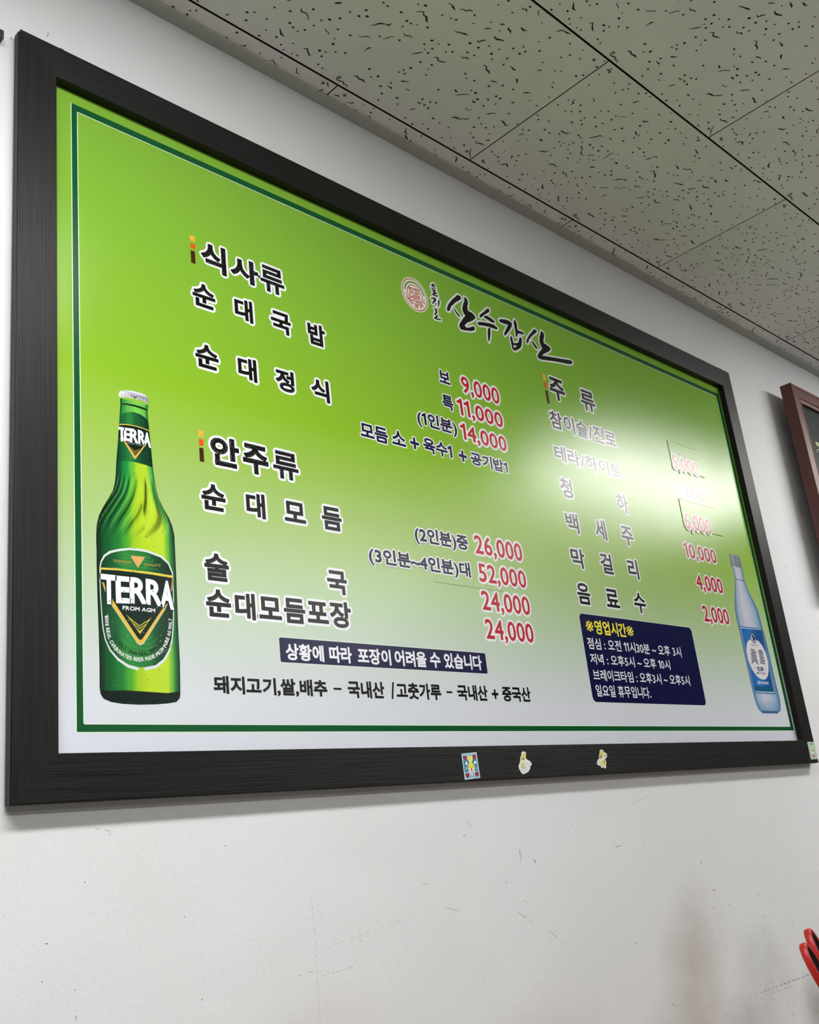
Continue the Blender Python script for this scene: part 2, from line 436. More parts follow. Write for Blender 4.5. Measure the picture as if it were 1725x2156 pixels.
# ------------------------------------------------------------------ menu board
BW, BH = 1.9084*S, 1.0*S          # outer size of the frame
RW = 0.0512*S                     # rail width
board = empty('menu_board', (0, 0, Z0), 'large black-framed green menu board hung on the white wall', 'menu board')
DB = 0.0165*S
# rail cross-section: (distance in from the outer edge, depth behind the face)
PROF = [(0.0, DB), (0.0, 0.0046), (0.0016, 0.0040), (0.0016, 0.0022), (0.0002, 0.0014), (0.0003, 0.0003), (0.0010, 0.0), (RW-0.0006, 0.0), (RW, 0.0006), (RW, DB)]
def rail(length, name='frame_rail'):
    V, F, FM = [], [], []
    n = len(PROF)
    for end in (0, 1):
        for (d, y) in PROF:
            x = d if end == 0 else length-d
            V.append((x, y, d))
    for i in range(n-1):
        F.append((i, i+1, n+i+1, n+i)); FM.append(1 if i < 1 else 0)
    F.append((n-1, 0, n, 2*n-1)); FM.append(1)
    F.append(tuple(range(n))[::-1]); FM.append(0); F.append(tuple(range(n, 2*n))); FM.append(0)
    return V, F, FM
def add_rail(length, rot, loc):
    V, F, FM = rail(length)
    o = mesh_obj('frame_rail', V, F, None, board, mats=[M_FRAME, M_FRAMESIDE], fm=FM)
    o.rotation_euler = (0, rot, 0); o.location = loc
    return o
add_rail(BW, 0, (0, 0, 0))
add_rail(BW, math.pi, (BW, 0, BH))
add_rail(BH, math.pi/2, (0, 0, BH))
add_rail(BH, -math.pi/2, (BW, 0, 0))
sheet = box('print_sheet', (RW-0.004, 0.0145*S, RW-0.004), (BW-RW+0.004, 0.0145*S+0.0015, BH-RW+0.004), M_PRINT, board)
sheet['label'] = 'glossy printed sheet shading from green at the top to white at the bottom'
YS = 0.0145*S
for px in (0.060, 1.868):
    v, f = [], []
    hk = []
    for i in range(9):
        a = math.pi*i/8; hk.append((px*S+0.0045*math.cos(a), 0.0035*math.sin(a)))
    n = len(hk)
    v = [(x, 0.002, BH-0.001+z) for x, z in hk]+[(x, 0.006, BH-0.001+z) for x, z in hk]
    f = [tuple(range(n))[::-1], tuple(range(n, 2*n))]+[(i, i+1, n+i+1, n+i) for i in range(n-1)]
    mesh_obj('hanging_tab', v, f, M_FRAMESIDE, board)

# ------------------------------------------------------------------ flat print: lettering and pictures
def sarea(p): return 0.5*sum(p[i][0]*p[(i+1)%len(p)][1]-p[(i+1)%len(p)][0]*p[i][1] for i in range(len(p)))
DG = None
_glyph = {}
def glyph_loops(ch, res=3):
    """outline loops and fill triangles of one character of Blender's own font, in em units"""
    if ch in _glyph: return _glyph[ch]
    if ch == '1':
        p = [(.30,0),(.30,.73),(.215,.73),(.19,.675),(.14,.64),(.05,.61),(.05,.525),(.20,.545),(.20,0)]
        t = tessellate_polygon([[Vector((q[0], q[1], 0)) for q in p]])
        _glyph[ch] = ([p], p, [tuple(x) for x in t]); return _glyph[ch]
    c = bpy.data.curves.new('g', 'FONT'); c.body = ch; c.resolution_u = res; c.align_x = 'LEFT'
    o = bpy.data.objects.new('g', c); COL.objects.link(o)
    dg = bpy.context.evaluated_depsgraph_get(); oe = o.evaluated_get(dg)
    me = bpy.data.meshes.new_from_object(oe)
    tv = [(v.co.x, v.co.y) for v in me.vertices]; tf = [tuple(p.vertices) for p in me.polygons]
    cu = oe.to_curve(dg, apply_modifiers=False); loops = []
    for s in cu.splines:
        pts = []; bp = s.bezier_points; n = len(bp)
        for i in range(n):
            a, b = bp[i], bp[(i+1) % n]
            p0, p1, p2, p3 = a.co, a.handle_right, b.handle_left, b.co
            d = (p3-p0); L = d.length
            straight = L < 1e-9 or (abs(d.cross(p1-p0).length)/L < 1e-3*1 and abs(d.cross(p2-p0).length)/L < 1e-3)
            k = 1 if straight else res+1
            for j in range(k):
                t = j/k; u = 1-t
                q = p0*u**3 + p1*3*u*u*t + p2*3*u*t*t + p3*t**3
                if not pts or math.hypot(q.x-pts[-1][0], q.y-pts[-1][1]) > 1e-5: pts.append((q.x, q.y))
        if len(pts) > 2: loops.append(pts)
    oe.to_curve_clear(); bpy.data.meshes.remove(me); bpy.data.objects.remove(o); bpy.data.curves.remove(c)
    _glyph[ch] = (loops, tv, tf); return _glyph[ch]
def advance(ch):
    if ch == ' ': return 0.30
    loops, tv, tf = glyph_loops(ch)
    xs = [v[0] for v in tv]
    if ord(ch) > 0x2000 and ch not in '–': return 0.92
    if ch in ',.:': return 0.21
    if ch in '()': return 0.34
    if ch in '023456789': return 0.525
    if ch == '~': return 0.56
    return max(xs)+0.06 if xs else 0.5
def lay(text):
    """characters laid out on one line: loops / fills in em units"""
    L, TV, TF = [], [], []; x = 0.0
    for ch in text:
        if ch != ' ':
            loops, tv, tf = glyph_loops(ch)
            xs = [v[0] for v in tv]; w = max(xs)-min(xs); adv = advance(ch)
            dx = x + (adv-w)/2 - min(xs)
            if ch == '1': dx = x + 0.04 - min(xs)
            b = len(TV)
            big = max(loops, key=lambda p: abs(sarea(p))); sg = 1 if sarea(big) > 0 else -1
            for lp in loops: L.append(([(p[0]+dx, p[1]) for p in lp], sg))
            TV += [(p[0]+dx, p[1]) for p in tv]; TF += [tuple(b+i for i in f) for f in tf]
            if ch == '1': adv = w+0.12
        else: adv = 0.30
        x += adv
    return L, TV, TF
def ribbon(loops, d):
    """quads growing each outline outward by d with mitred corners; loops = [(pts, sign of solid side)]"""
    quads = []
    for pts, sg in loops:
        n = len(pts); off = []
        for i in range(n):
            p, c, q = pts[i-1], pts[i], pts[(i+1) % n]
            a = Vector((c[0]-p[0], c[1]-p[1])); b = Vector((q[0]-c[0], q[1]-c[1]))
            if a.length < 1e-9 or b.length < 1e-9: off.append(c); continue
            a.normalize(); b.normalize()
            na = Vector((a.y, -a.x))*sg; nb = Vector((b.y, -b.x))*sg
            m = na+nb
            if m.length < 0.3: m = na*1.0; k = 1
            else:
                m.normalize(); k = min(1/max(0.45, m.dot(na)), 2.0)
            off.append((c[0]+m.x*d*k, c[1]+m.y*d*k))
        for i in range(n):
            j = (i+1) % n; quads.append([pts[i], pts[j], off[j], off[i]])
    return quads
def capsules(loops, h, n=4):
    out = []
    for pts, sg in loops:
        m = len(pts)
        for i in range(m):
            a, b = pts[i], pts[(i+1) % m]
            t = math.atan2(b[1]-a[1], b[0]-a[0]); poly = []
            for k in range(n+1):
                q = t+math.pi/2+math.pi*k/n; poly.append((a[0]+h*math.cos(q), a[1]+h*math.sin(q)))
            for k in range(n+1):
                q = t-math.pi/2+math.pi*k/n; poly.append((b[0]+h*math.cos(q), b[1]+h*math.sin(q)))
            out.append(poly)
    return out
def union(polys):
    """union of overlapping polygons (mm) as clean triangles"""
    vs, fs = [], []
    for p in polys:
        q = []
        for a in p:
            if not q or math.hypot(a[0]-q[-1][0], a[1]-q[-1][1]) > 0.004: q.append(a)
        if len(q) > 2 and math.hypot(q[0][0]-q[-1][0], q[0][1]-q[-1][1]) < 0.004: q.pop()
        if len(q) < 3: continue
        if sarea(q) < 0: q = q[::-1]
        if abs(sarea(q)) < 1e-6: continue
        b = len(vs); vs += [Vector(a) for a in q]; fs.append(list(range(b, b+len(q))))
    ov, oe, of, _, _, oof = delaunay_2d_cdt(vs, [], fs, 1, 1e-4)
    return [(v.x, v.y) for v in ov], [tuple(f) for f, s_ in zip(of, oof) if s_]
class Ink:
    """collects coloured flat print in board millimetres; layers stand 0.03 mm proud of each other"""
    def __init__(self, base=0): self.V, self.F, self.C = [], [], []; self.base = base
    def tri(self, vs, fs, col, layer):
        b = len(self.V); c = rgba(col) if not isinstance(col, list) else None
        for i, v in enumerate(vs):
            self.V.append((v[0]/1000, -(0.00004+0.00003*(layer+self.base)), v[1]/1000)); self.C.append(c or col[i])
        for f in fs:
            a = [vs[i] for i in f]
            self.F.append(tuple(b+i for i in (f if sarea(a) > 0 else f[::-1])))
    def poly(self, pts, col, layer, tri=None):
        t = tessellate_polygon([[Vector((p[0], p[1], 0)) for p in pts]])
        self.tri(pts, [tuple(x) for x in t if abs(sarea([pts[k] for k in x])) > 1e-9], col, layer)
    def stroke(self, pts, wd, col, layer):
        qs = []
        for a, b in zip(pts[:-1], pts[1:]):
            t = math.atan2(b[1]-a[1], b[0]-a[0]); poly = []
            for k in range(5):
                q = t+math.pi/2+math.pi*k/4; poly.append((a[0]+wd/2*math.cos(q), a[1]+wd/2*math.sin(q)))
            for k in range(5):
                q = t-math.pi/2+math.pi*k/4; poly.append((b[0]+wd/2*math.cos(q), b[1]+wd/2*math.sin(q)))
            qs.append(poly)
        v, f = union(qs); self.tri(v, f, col, layer)
    def build(self, name, parent, y, mat=None, label=None):
        o = mesh_obj(name, self.V, self.F, mat or M_INK, parent, loc=(0, y, 0), colors=self.C)
        if label: o['label'] = label
        return o
    def text(self, s, rect, col, bold=0.0, halo=0.0, hcol=(236,238,246), layer=0, rough=0.0, warp=None, seed=1):
        x0, y0, x1, y1 = rect
        L, TV, TF = lay(s)
        xs = [v[0] for v in TV]; ys = [v[1] for v in TV]; ax, ay = min(xs), min(ys)
        if ',' in s and all(c in '0123456789,' for c in s): ay = -0.012   # the comma hangs below the figures
        sx = (x1-x0-2*bold)/(max(xs)-ax); sy = (y1-y0-2*bold)/(max(ys)-ay)
        if warp:
            def T(p):
                u = (p[0]-ax)/(max(xs)-ax); v = (p[1]-ay)/(max(ys)-ay); tl, tr, br, bl = warp
                return tuple((tl[k]*(1-u)+tr[k]*u)*v+(bl[k]*(1-u)+br[k]*u)*(1-v) for k in (0, 1))
        else:
            def T(p): return (x0+bold+(p[0]-ax)*sx, y0+bold+(p[1]-ay)*sy)
        L = [([T(p) for p in pts], sg) for pts, sg in L]; TV = [T(p) for p in TV]
        if rough:
            rn = random.Random(seed); LL = []
            for pts, sg in L:
                q = []
                for i in range(len(pts)):
                    a, b = pts[i], pts[(i+1) % len(pts)]; d = math.hypot(b[0]-a[0], b[1]-a[1]); k = max(1, int(d/2.2))
                    for j in range(k):
                        t = j/k; jx = rn.uniform(-rough, rough) if j else 0; jy = rn.uniform(-rough, rough) if j else 0
                        q.append((a[0]+(b[0]-a[0])*t+jx, a[1]+(b[1]-a[1])*t+jy))
                LL.append((q, sg))
            polys = [[TV[i] for i in f] for f in TF] + ribbon(LL, bold)
            L2 = LL
        else:
            polys = [[TV[i] for i in f] for f in TF] + (ribbon(L, bold) if bold else [])
            L2 = L
        if halo:
            hv, hf = union(capsules(L2, halo+bold)); self.tri(hv, hf, hcol, layer)
        if bold: v, f = union(polys)
        else: v, f = TV, TF
        self.tri(v, f, col, layer+1)

BLACK, NAVY, RED, WHITE = (13,14,14), (16,14,60), (186,30,36), (236,238,246)
STY = {'head': dict(col=BLACK, bold=1.8, halo=3.1, rough=0.3), 'head2': dict(col=BLACK, bold=1.7, halo=2.9, rough=0.3),
       'item': dict(col=BLACK, bold=1.3, halo=3.2), 'item2': dict(col=BLACK, bold=1.25, halo=2.9),
       'navy': dict(col=NAVY, bold=0.9, halo=1.9), 'red': dict(col=RED, bold=0.75, halo=3.3), 'red2': dict(col=RED, bold=0.85, halo=3.0),
       'bannertext': dict(col=WHITE, bold=0.7), 'origin': dict(col=BLACK, bold=0.85),
       'hourstitle': dict(col=(250,236,70), bold=0.65), 'hours': dict(col=WHITE, bold=0.3)}
STY['item2']['bold'] = 1.0
STY['item3'] = dict(col=BLACK, bold=0.75, halo=2.9); STY['hourstar'] = dict(col=(250,236,70), bold=0.12)
STY['head3'] = dict(col=BLACK, bold=1.2, halo=3.4, rough=0.2)
LABMORE = {'item3': 'item2', 'hourstar': 'hourstitle', 'head3': 'head'}
TEXT = [('식', 'head', 248.0, 656.1, 286.6, 698.2),
('사', 'head', 293.5, 657.4, 338.8, 694.1),
('류', 'head3', 341.9, 657.0, 382.7, 697.3),
('순', 'item', 231.7, 598.0, 265.8, 632.0),
('대', 'item', 295.8, 597.8, 324.8, 630.7),
('국', 'item', 354.8, 598.0, 388.7, 630.5),
('밥', 'item', 418.7, 598.1, 449.9, 631.8),
('순', 'item', 231.3, 512.3, 265.5, 545.1),
('대', 'item', 295.2, 511.7, 324.6, 544.4),
('정', 'item', 355.3, 511.3, 386.3, 543.2),
('식', 'item', 416.0, 512.1, 447.8, 545.5),
('안', 'head', 246.1, 385.0, 288.2, 423.9),
('주', 'head', 293.5, 383.5, 332.8, 423.3),
('류', 'head3', 340.3, 385.4, 381.1, 423.2),
('순', 'item', 229.8, 325.5, 263.9, 358.6),
('대', 'item', 294.1, 325.4, 322.8, 358.0),
('모', 'item', 352.5, 328.9, 386.8, 356.3),
('듬', 'item', 414.3, 326.8, 448.2, 359.1),
('술', 'item', 229.2, 239.1, 263.0, 272.3),
('국', 'item', 413.6, 240.3, 446.9, 272.0),
('순', 'item', 228.9, 196.5, 263.1, 229.1),
('대', 'item', 268.7, 196.3, 297.7, 228.5),
('모', 'item', 302.9, 199.5, 336.5, 226.9),
('듬', 'item', 340.1, 197.1, 373.4, 228.6),
('포', 'item', 376.5, 200.1, 410.6, 227.7),
('장', 'item', 413.6, 196.7, 449.0, 231.1),
('보', 'navy', 682.5, 606.8, 708.0, 628.7),
('9,000', 'red', 734.0, 601.2, 827.4, 631.5),
('특', 'navy', 682.6, 561.4, 707.3, 586.5),
('11,000', 'red', 716.7, 559.0, 827.1, 588.2),
('(1인분)', 'navy', 620.3, 517.0, 708.2, 545.3),
('14,000', 'red', 716.6, 517.0, 827.4, 545.3),
('모듬', 'navy', 500.0, 473.6, 553.3, 498.0),
('소', 'navy', 561.3, 476.8, 589.2, 499.7),
('+', 'navy', 598.5, 477.7, 617.1, 496.5),
('육수1', 'navy', 626.4, 477.2, 689.2, 501.6),
('+', 'navy', 703.9, 478.0, 722.7, 497.0),
('공기밥1', 'navy', 731.6, 477.7, 821.4, 499.7),
('(2인분)중', 'navy', 584.4, 328.5, 697.3, 355.8),
('26,000', 'red', 712.4, 329.9, 824.3, 359.9),
('(3인분~4인분)대', 'navy', 490.7, 286.6, 694.2, 313.1),
('52,000', 'red', 712.7, 286.3, 824.1, 315.5),
('24,000', 'red', 711.5, 243.3, 824.2, 273.5),
('24,000', 'red', 711.3, 200.0, 823.0, 230.5),
('상황에', 'bannertext', 338.3, 151.5, 397.6, 172.1),
('따라', 'bannertext', 406.4, 151.7, 443.7, 172.6),
('포장이', 'bannertext', 453.6, 152.1, 512.2, 173.0),
('어려울', 'bannertext', 519.3, 152.4, 579.0, 173.6),
('수', 'bannertext', 585.9, 152.6, 606.4, 174.1),
('있습니다', 'bannertext', 614.2, 153.0, 692.6, 174.4),
('돼지고기,쌀,배추', 'origin', 233.4, 108.0, 398.4, 129.1),
('–', 'origin', 408.5, 108.1, 421.5, 130.0),
('국내산', 'origin', 431.8, 108.3, 494.4, 130.1),
('/', 'origin', 505.9, 108.4, 512.9, 130.5),
('고춧가루', 'origin', 515.7, 108.7, 600.3, 130.6),
('–', 'origin', 611.2, 108.8, 622.9, 131.1),
('국내산', 'origin', 632.8, 109.1, 696.5, 131.2),
('+', 'origin', 705.8, 109.2, 720.0, 131.5),
('중국산', 'origin', 728.7, 109.5, 793.9, 131.6),
('주', 'head2', 977.2, 651.2, 1022.5, 695.4),
('류', 'head3', 1070.5, 652.4, 1116.1, 694.5),
('참이슬/진로', 'item3', 961.9, 591.7, 1165.5, 625.4),
('테라/하이트', 'item3', 959.4, 529.3, 1163.8, 558.8),
('청', 'item2', 959.2, 462.6, 993.8, 499.7),
('하', 'item2', 1127.4, 461.4, 1165.3, 499.7),
('5,000', 'red2', 1361.6, 589.1, 1463.9, 620.5),
('5,000', 'red2', 1359.1, 531.0, 1462.0, 556.4),
('6,000', 'red2', 1360.8, 461.6, 1465.7, 496.6),
('백', 'item2', 958.4, 399.4, 994.7, 435.1),
('세', 'item2', 1043.3, 398.3, 1076.4, 435.8),
('주', 'item2', 1124.0, 397.9, 1162.2, 434.8),
('막', 'item2', 956.5, 336.7, 995.0, 371.5),
('걸', 'item2', 1041.5, 336.1, 1076.9, 373.1),
('리', 'item2', 1125.2, 335.6, 1158.0, 372.2),
('음', 'item2', 956.8, 274.4, 993.2, 311.0),
('료', 'item2', 1038.7, 276.0, 1077.7, 308.6),
('수', 'item2', 1124.5, 273.0, 1161.8, 310.1),
('10,000', 'red2', 1339.3, 400.3, 1462.3, 432.1),
('4,000', 'red2', 1360.7, 337.7, 1462.5, 369.4),
('2,000', 'red2', 1361.9, 274.2, 1461.7, 306.6),
('※', 'hourstar', 965.3, 228.7, 987.0, 247.0),
('영업시간', 'hourstitle', 990.1, 225.2, 1082.7, 249.5),
('※', 'hourstar', 1083.8, 228.4, 1105.4, 246.4),
('점심 : 오전 11시30분 ~ 오후 3시', 'hours', 962.1, 199.1, 1251.3, 218.4),
('저녁 : 오후5시 ~ 오후 10시', 'hours', 962.7, 174.1, 1204.6, 192.3),
('브레이크타임 : 오후3시 ~ 오후5시', 'hours', 963.1, 147.5, 1261.8, 166.2),
('일요일 휴무입니다.', 'hours', 963.4, 121.6, 1124.2, 141.1)]
P = {'banner': [(329.4, 177.2), (703.5, 179.7), (702.4, 149.0), (329.7, 148.0)],
'hours': [(953.3, 258.1), (1306.0, 257.5), (1303.8, 112.7), (949.1, 112.7)],
'bars0': [((231.9, 698.8), (239.5, 691.3)), ((232.0, 687.0), (239.5, 680.0)), ((232.0, 676.5), (238.9, 658.0))],
'bars1': [((230.2, 425.8), (237.4, 418.1)), ((230.2, 414.4), (236.9, 405.8)), ((230.1, 403.0), (236.5, 385.0))],
'bars2': [((962.8, 695.7), (969.9, 683.1)), ((962.1, 679.0), (970.2, 667.8)), ((962.3, 663.3), (970.5, 637.5))],
'title': [[(756.9, 786.5), (764.1, 785.6), (764.0, 780.2), (748.2, 768.7), (735.5, 756.9), (729.9, 747.0), (724.5, 745.3), (723.8, 749.7), (729.5, 759.6), (741.4, 772.7), (750.3, 780.4)], [(738.6, 757.2), (744.2, 755.1), (754.6, 746.1), (754.0, 742.7), (749.7, 744.1), (741.7, 753.1)], [(773.2, 787.9), (780.5, 785.6), (781.3, 778.8), (777.2, 766.8), (779.2, 762.8), (788.4, 762.2), (794.8, 758.3), (795.2, 753.7), (785.2, 745.9), (771.4, 738.1), (764.0, 731.2), (766.4, 728.0), (774.4, 729.8), (786.5, 736.5), (790.2, 734.6), (788.2, 729.3), (779.7, 725.1), (763.6, 721.2), (752.7, 719.7), (749.0, 724.3), (751.8, 730.9), (763.5, 745.0), (769.1, 750.2), (764.6, 755.8), (763.8, 762.5), (767.7, 772.0), (772.2, 779.3)], [(830.9, 784.1), (837.5, 785.0), (835.3, 778.7), (821.4, 769.0), (809.9, 759.5), (806.1, 759.5), (808.8, 765.1), (821.0, 774.9)], [(819.3, 766.5), (829.4, 769.2), (838.8, 767.3), (846.4, 764.9), (845.4, 760.3), (837.2, 759.6), (827.9, 761.5), (820.1, 762.7)], [(799.8, 748.5), (813.2, 752.2), (829.8, 755.5), (843.0, 756.6), (852.2, 753.4), (850.7, 749.4), (841.3, 748.2), (828.3, 747.8), (815.1, 745.7), (801.8, 742.8), (799.0, 744.3)], [(828.1, 746.8), (831.8, 746.0), (829.5, 733.5), (825.7, 722.9), (822.5, 716.8), (821.0, 721.5), (822.2, 733.7), (824.4, 741.4)], [(859.8, 771.0), (864.8, 774.3), (877.2, 777.4), (889.1, 778.2), (896.3, 775.5), (893.8, 768.6), (884.5, 757.2), (874.6, 747.0), (868.0, 742.6), (868.3, 747.0), (877.4, 759.9), (883.6, 768.4), (875.1, 767.7), (864.9, 767.0), (860.2, 768.0)], [(904.4, 785.9), (909.0, 783.1), (910.1, 776.0), (908.8, 767.0), (913.7, 766.0), (922.5, 766.7), (927.0, 763.9), (924.8, 761.5), (914.2, 760.8), (907.4, 758.0), (905.5, 752.5), (900.8, 749.9), (901.6, 762.4), (901.4, 772.1), (901.3, 779.5)], [(885.8, 747.9), (889.9, 746.7), (890.5, 737.2), (893.2, 735.5), (904.3, 739.5), (909.5, 747.6), (910.4, 751.5), (917.1, 753.5), (917.4, 747.5), (914.2, 738.0), (909.0, 730.4), (897.1, 722.9), (889.6, 719.6), (885.2, 722.4), (884.4, 730.5), (883.3, 741.1)], [(959.9, 783.7), (967.8, 782.3), (964.5, 777.6), (950.6, 767.2), (939.3, 756.4), (934.4, 747.5), (929.9, 746.2), (931.8, 754.2), (941.4, 765.7), (952.8, 776.6)], [(945.4, 756.9), (951.2, 754.9), (960.6, 746.5), (958.9, 742.2), (953.9, 743.8), (946.8, 751.2)], [(980.2, 786.1), (987.1, 784.4), (988.5, 778.5), (982.7, 766.6), (983.3, 761.8), (992.1, 760.6), (1000.6, 758.0), (1000.5, 752.9), (988.1, 744.3), (977.7, 738.9), (971.0, 733.3), (1012.8, 740.5), (1060.1, 748.5), (1065.8, 747.0), (1062.0, 741.4), (1053.6, 738.6), (1010.7, 732.4), (965.1, 723.7), (957.4, 724.5), (956.4, 729.2), (963.0, 737.2), (974.6, 748.0), (972.3, 753.6), (969.6, 760.3), (972.2, 771.1), (977.0, 778.8)]],
'titlehole': [[(889.8, 730.9), (890.3, 725.5), (900.3, 732.3)]],
'vertical': [[(697.9, 787.9), (700.9, 786.7), (702.8, 783.1), (701.0, 781.4), (697.2, 780.0), (693.8, 780.6), (692.7, 782.5), (694.6, 785.1)], [(690.6, 778.4), (693.0, 778.1), (698.2, 779.3), (702.6, 779.9), (704.1, 779.6), (703.1, 778.5), (699.4, 778.0), (694.9, 776.6), (691.4, 776.7)], [(691.5, 775.0), (694.8, 776.2), (699.9, 776.7), (702.7, 776.3), (701.9, 773.8), (697.5, 771.2), (702.7, 772.4), (705.1, 771.8), (702.9, 769.3), (697.5, 766.7), (701.0, 766.5), (704.9, 768.3), (706.9, 768.4), (705.9, 765.8), (702.8, 764.5), (697.0, 764.0), (692.9, 764.6), (692.1, 766.0), (694.2, 768.4), (696.9, 769.6), (694.6, 770.8), (693.4, 771.7), (697.2, 773.6), (694.5, 774.1), (691.6, 774.0)], [(687.2, 756.9), (689.8, 758.8), (695.1, 760.9), (698.6, 760.9), (700.7, 758.8), (699.1, 755.5), (694.9, 751.6), (691.4, 747.7), (689.5, 746.8), (689.0, 747.7), (691.4, 751.9), (694.6, 756.3), (693.8, 757.7), (690.8, 756.7), (687.9, 756.0)], [(697.5, 752.5), (698.9, 752.1), (698.9, 748.2), (697.4, 745.8), (696.5, 746.3), (696.4, 750.2)], [(706.1, 761.2), (708.6, 759.2), (708.0, 755.6), (704.7, 746.7), (703.5, 746.1), (702.8, 748.4), (704.0, 754.9)], [(691.5, 739.2), (696.6, 741.1), (699.6, 740.1), (698.4, 736.9), (699.3, 733.9), (696.4, 731.3), (694.6, 729.1), (698.2, 729.4), (699.8, 728.5), (697.4, 725.0), (696.7, 723.2), (705.8, 724.4), (706.1, 722.8), (704.6, 721.5), (698.8, 720.8), (690.2, 720.0), (689.1, 721.9), (690.1, 723.6), (693.5, 724.9), (694.9, 727.0), (691.6, 728.2), (691.4, 730.8), (695.4, 733.8), (693.5, 735.4), (695.8, 738.3), (691.9, 737.9)]],
'verticalhole': [[(697.5, 783.5), (699.4, 784.1), (699.5, 783.0), (698.1, 781.9), (696.8, 782.3)]],
'seal': ((650.2, 750.7), [(620.4, 752.3), (680.8, 748.9), (640.7, 779.6), (658.7, 721.6)]),
'sealin': [(632.3, 753.1), (669.3, 748.5), (645.8, 768.9), (656.6, 733.6)],
'sealstrokes': [[(638.1, 762.7), (637.6, 759.2), (639.7, 760.0), (643.3, 761.2)], [(638.1, 762.7), (639.4, 762.0), (643.4, 762.0)], [(643.6, 763.5), (643.5, 758.5)], [(638.4, 757.9), (643.5, 757.9)], [(638.2, 754.5), (647.1, 755.4), (646.8, 753.6)], [(647.8, 763.8), (647.5, 757.7)], [(651.2, 763.9), (652.6, 759.9)], [(647.4, 761.5), (653.0, 762.3)], [(637.9, 748.5), (638.5, 751.9), (645.9, 752.2)], [(638.1, 749.6), (638.1, 745.3), (646.3, 745.8)], [(638.4, 743.2), (648.7, 743.9)], [(638.4, 743.2), (637.1, 739.0), (639.7, 738.2)], [(647.7, 750.6), (646.4, 746.4)], [(649.7, 750.2), (648.6, 738.9), (639.7, 738.2)], [(652.2, 762.0), (660.0, 763.5)], [(654.8, 765.1), (654.8, 760.7), (663.0, 760.7)], [(660.0, 763.5), (664.0, 762.7)], [(652.2, 757.6), (651.9, 751.5), (658.1, 751.9)], [(653.5, 756.9), (663.0, 756.9), (663.4, 754.8)], [(654.5, 755.1), (660.0, 755.3)], [(650.8, 748.9), (663.5, 750.9)], [(651.8, 746.5), (658.7, 747.2), (658.3, 744.3), (651.3, 743.1), (651.8, 746.5)], [(661.2, 749.6), (662.5, 740.8), (650.7, 739.6)], [(651.2, 738.1), (661.4, 738.2)], [(654.5, 737.6), (654.1, 735.3)]],
'beerL': [(127.0, 442.4), (126.3, 437.6), (127.3, 435.7), (126.7, 434.0), (124.6, 409.7), (122.1, 382.7), (120.1, 364.2), (119.0, 347.1), (117.8, 338.0), (115.0, 327.7), (109.9, 319.1), (103.7, 308.4), (98.1, 297.0), (95.3, 286.2), (94.5, 274.8), (94.4, 261.7), (94.6, 260.3), (94.4, 244.6), (94.7, 208.2), (95.5, 172.6), (95.9, 137.6), (95.6, 111.9), (96.7, 105.1), (99.8, 100.5), (108.2, 97.3)],
'beerR': [(162.7, 444.2), (162.3, 439.3), (161.6, 435.5), (162.3, 420.3), (163.3, 405.8), (164.8, 385.3), (166.0, 365.9), (167.8, 350.9), (169.6, 339.1), (172.4, 328.4), (178.4, 316.3), (184.5, 307.2), (188.5, 297.7), (190.8, 287.1), (190.9, 274.2), (191.0, 272.7), (191.2, 236.4), (190.9, 179.2), (191.4, 142.0), (190.3, 107.3), (189.3, 102.8), (185.0, 98.7), (174.6, 97.0)],
'beerbase': [(95.6, 111.9), (96.7, 105.1), (99.8, 100.5), (108.2, 97.3), (121.3, 95.6), (140.6, 95.1), (160.4, 95.8), (174.6, 97.0), (185.0, 98.7), (189.3, 102.8), (190.3, 107.3), (190.3, 110.5), (175.1, 108.0), (154.9, 108.7), (125.5, 109.7), (106.5, 108.8), (97.2, 109.4)],
'cap': [(125.1, 446.2), (126.1, 450.6), (130.4, 452.9), (138.9, 454.9), (151.9, 455.8), (160.6, 453.9), (162.9, 450.2), (163.1, 444.3), (160.8, 443.2), (158.7, 445.7), (154.9, 445.5), (151.6, 446.9), (147.8, 445.4), (144.1, 446.6), (139.8, 445.6), (135.5, 445.8), (131.2, 444.3), (128.0, 443.5), (125.1, 444.1)],
'lip': [(126.3, 435.5), (134.2, 437.7), (144.9, 438.4), (155.7, 437.8), (162.2, 436.3), (161.9, 435.0), (154.5, 435.2), (144.8, 436.0), (134.2, 435.8), (126.8, 434.5)],
'necklabel': [(125.8, 418.2), (128.0, 422.4), (133.9, 426.5), (142.5, 428.8), (151.1, 428.2), (158.5, 425.2), (161.9, 421.2), (163.3, 405.8), (164.8, 385.3), (165.8, 364.9), (155.5, 366.5), (142.8, 367.1), (132.3, 366.6), (120.3, 364.4), (122.1, 382.7), (124.6, 409.7)],
'neckblack': [(124.7, 408.2), (133.5, 410.2), (144.1, 411.0), (154.8, 410.7), (162.8, 409.3), (163.6, 398.5), (157.2, 391.0), (143.8, 372.4), (128.9, 393.3), (123.2, 393.1)],
'neckgold': [(124.8, 410.0), (133.5, 411.7), (144.1, 412.5), (154.8, 411.8), (162.6, 410.4), (162.8, 409.0), (154.8, 410.5), (144.1, 411.2), (133.5, 410.5), (124.8, 408.5)],
'neckV': [(128.4, 396.2), (131.4, 391.2), (143.8, 374.9), (155.8, 390.7), (157.6, 390.8), (144.0, 370.9), (142.4, 371.1), (128.8, 391.2)],
'neckchev': [(136.8, 385.7), (143.7, 381.0), (150.6, 385.5), (143.7, 376.4)],
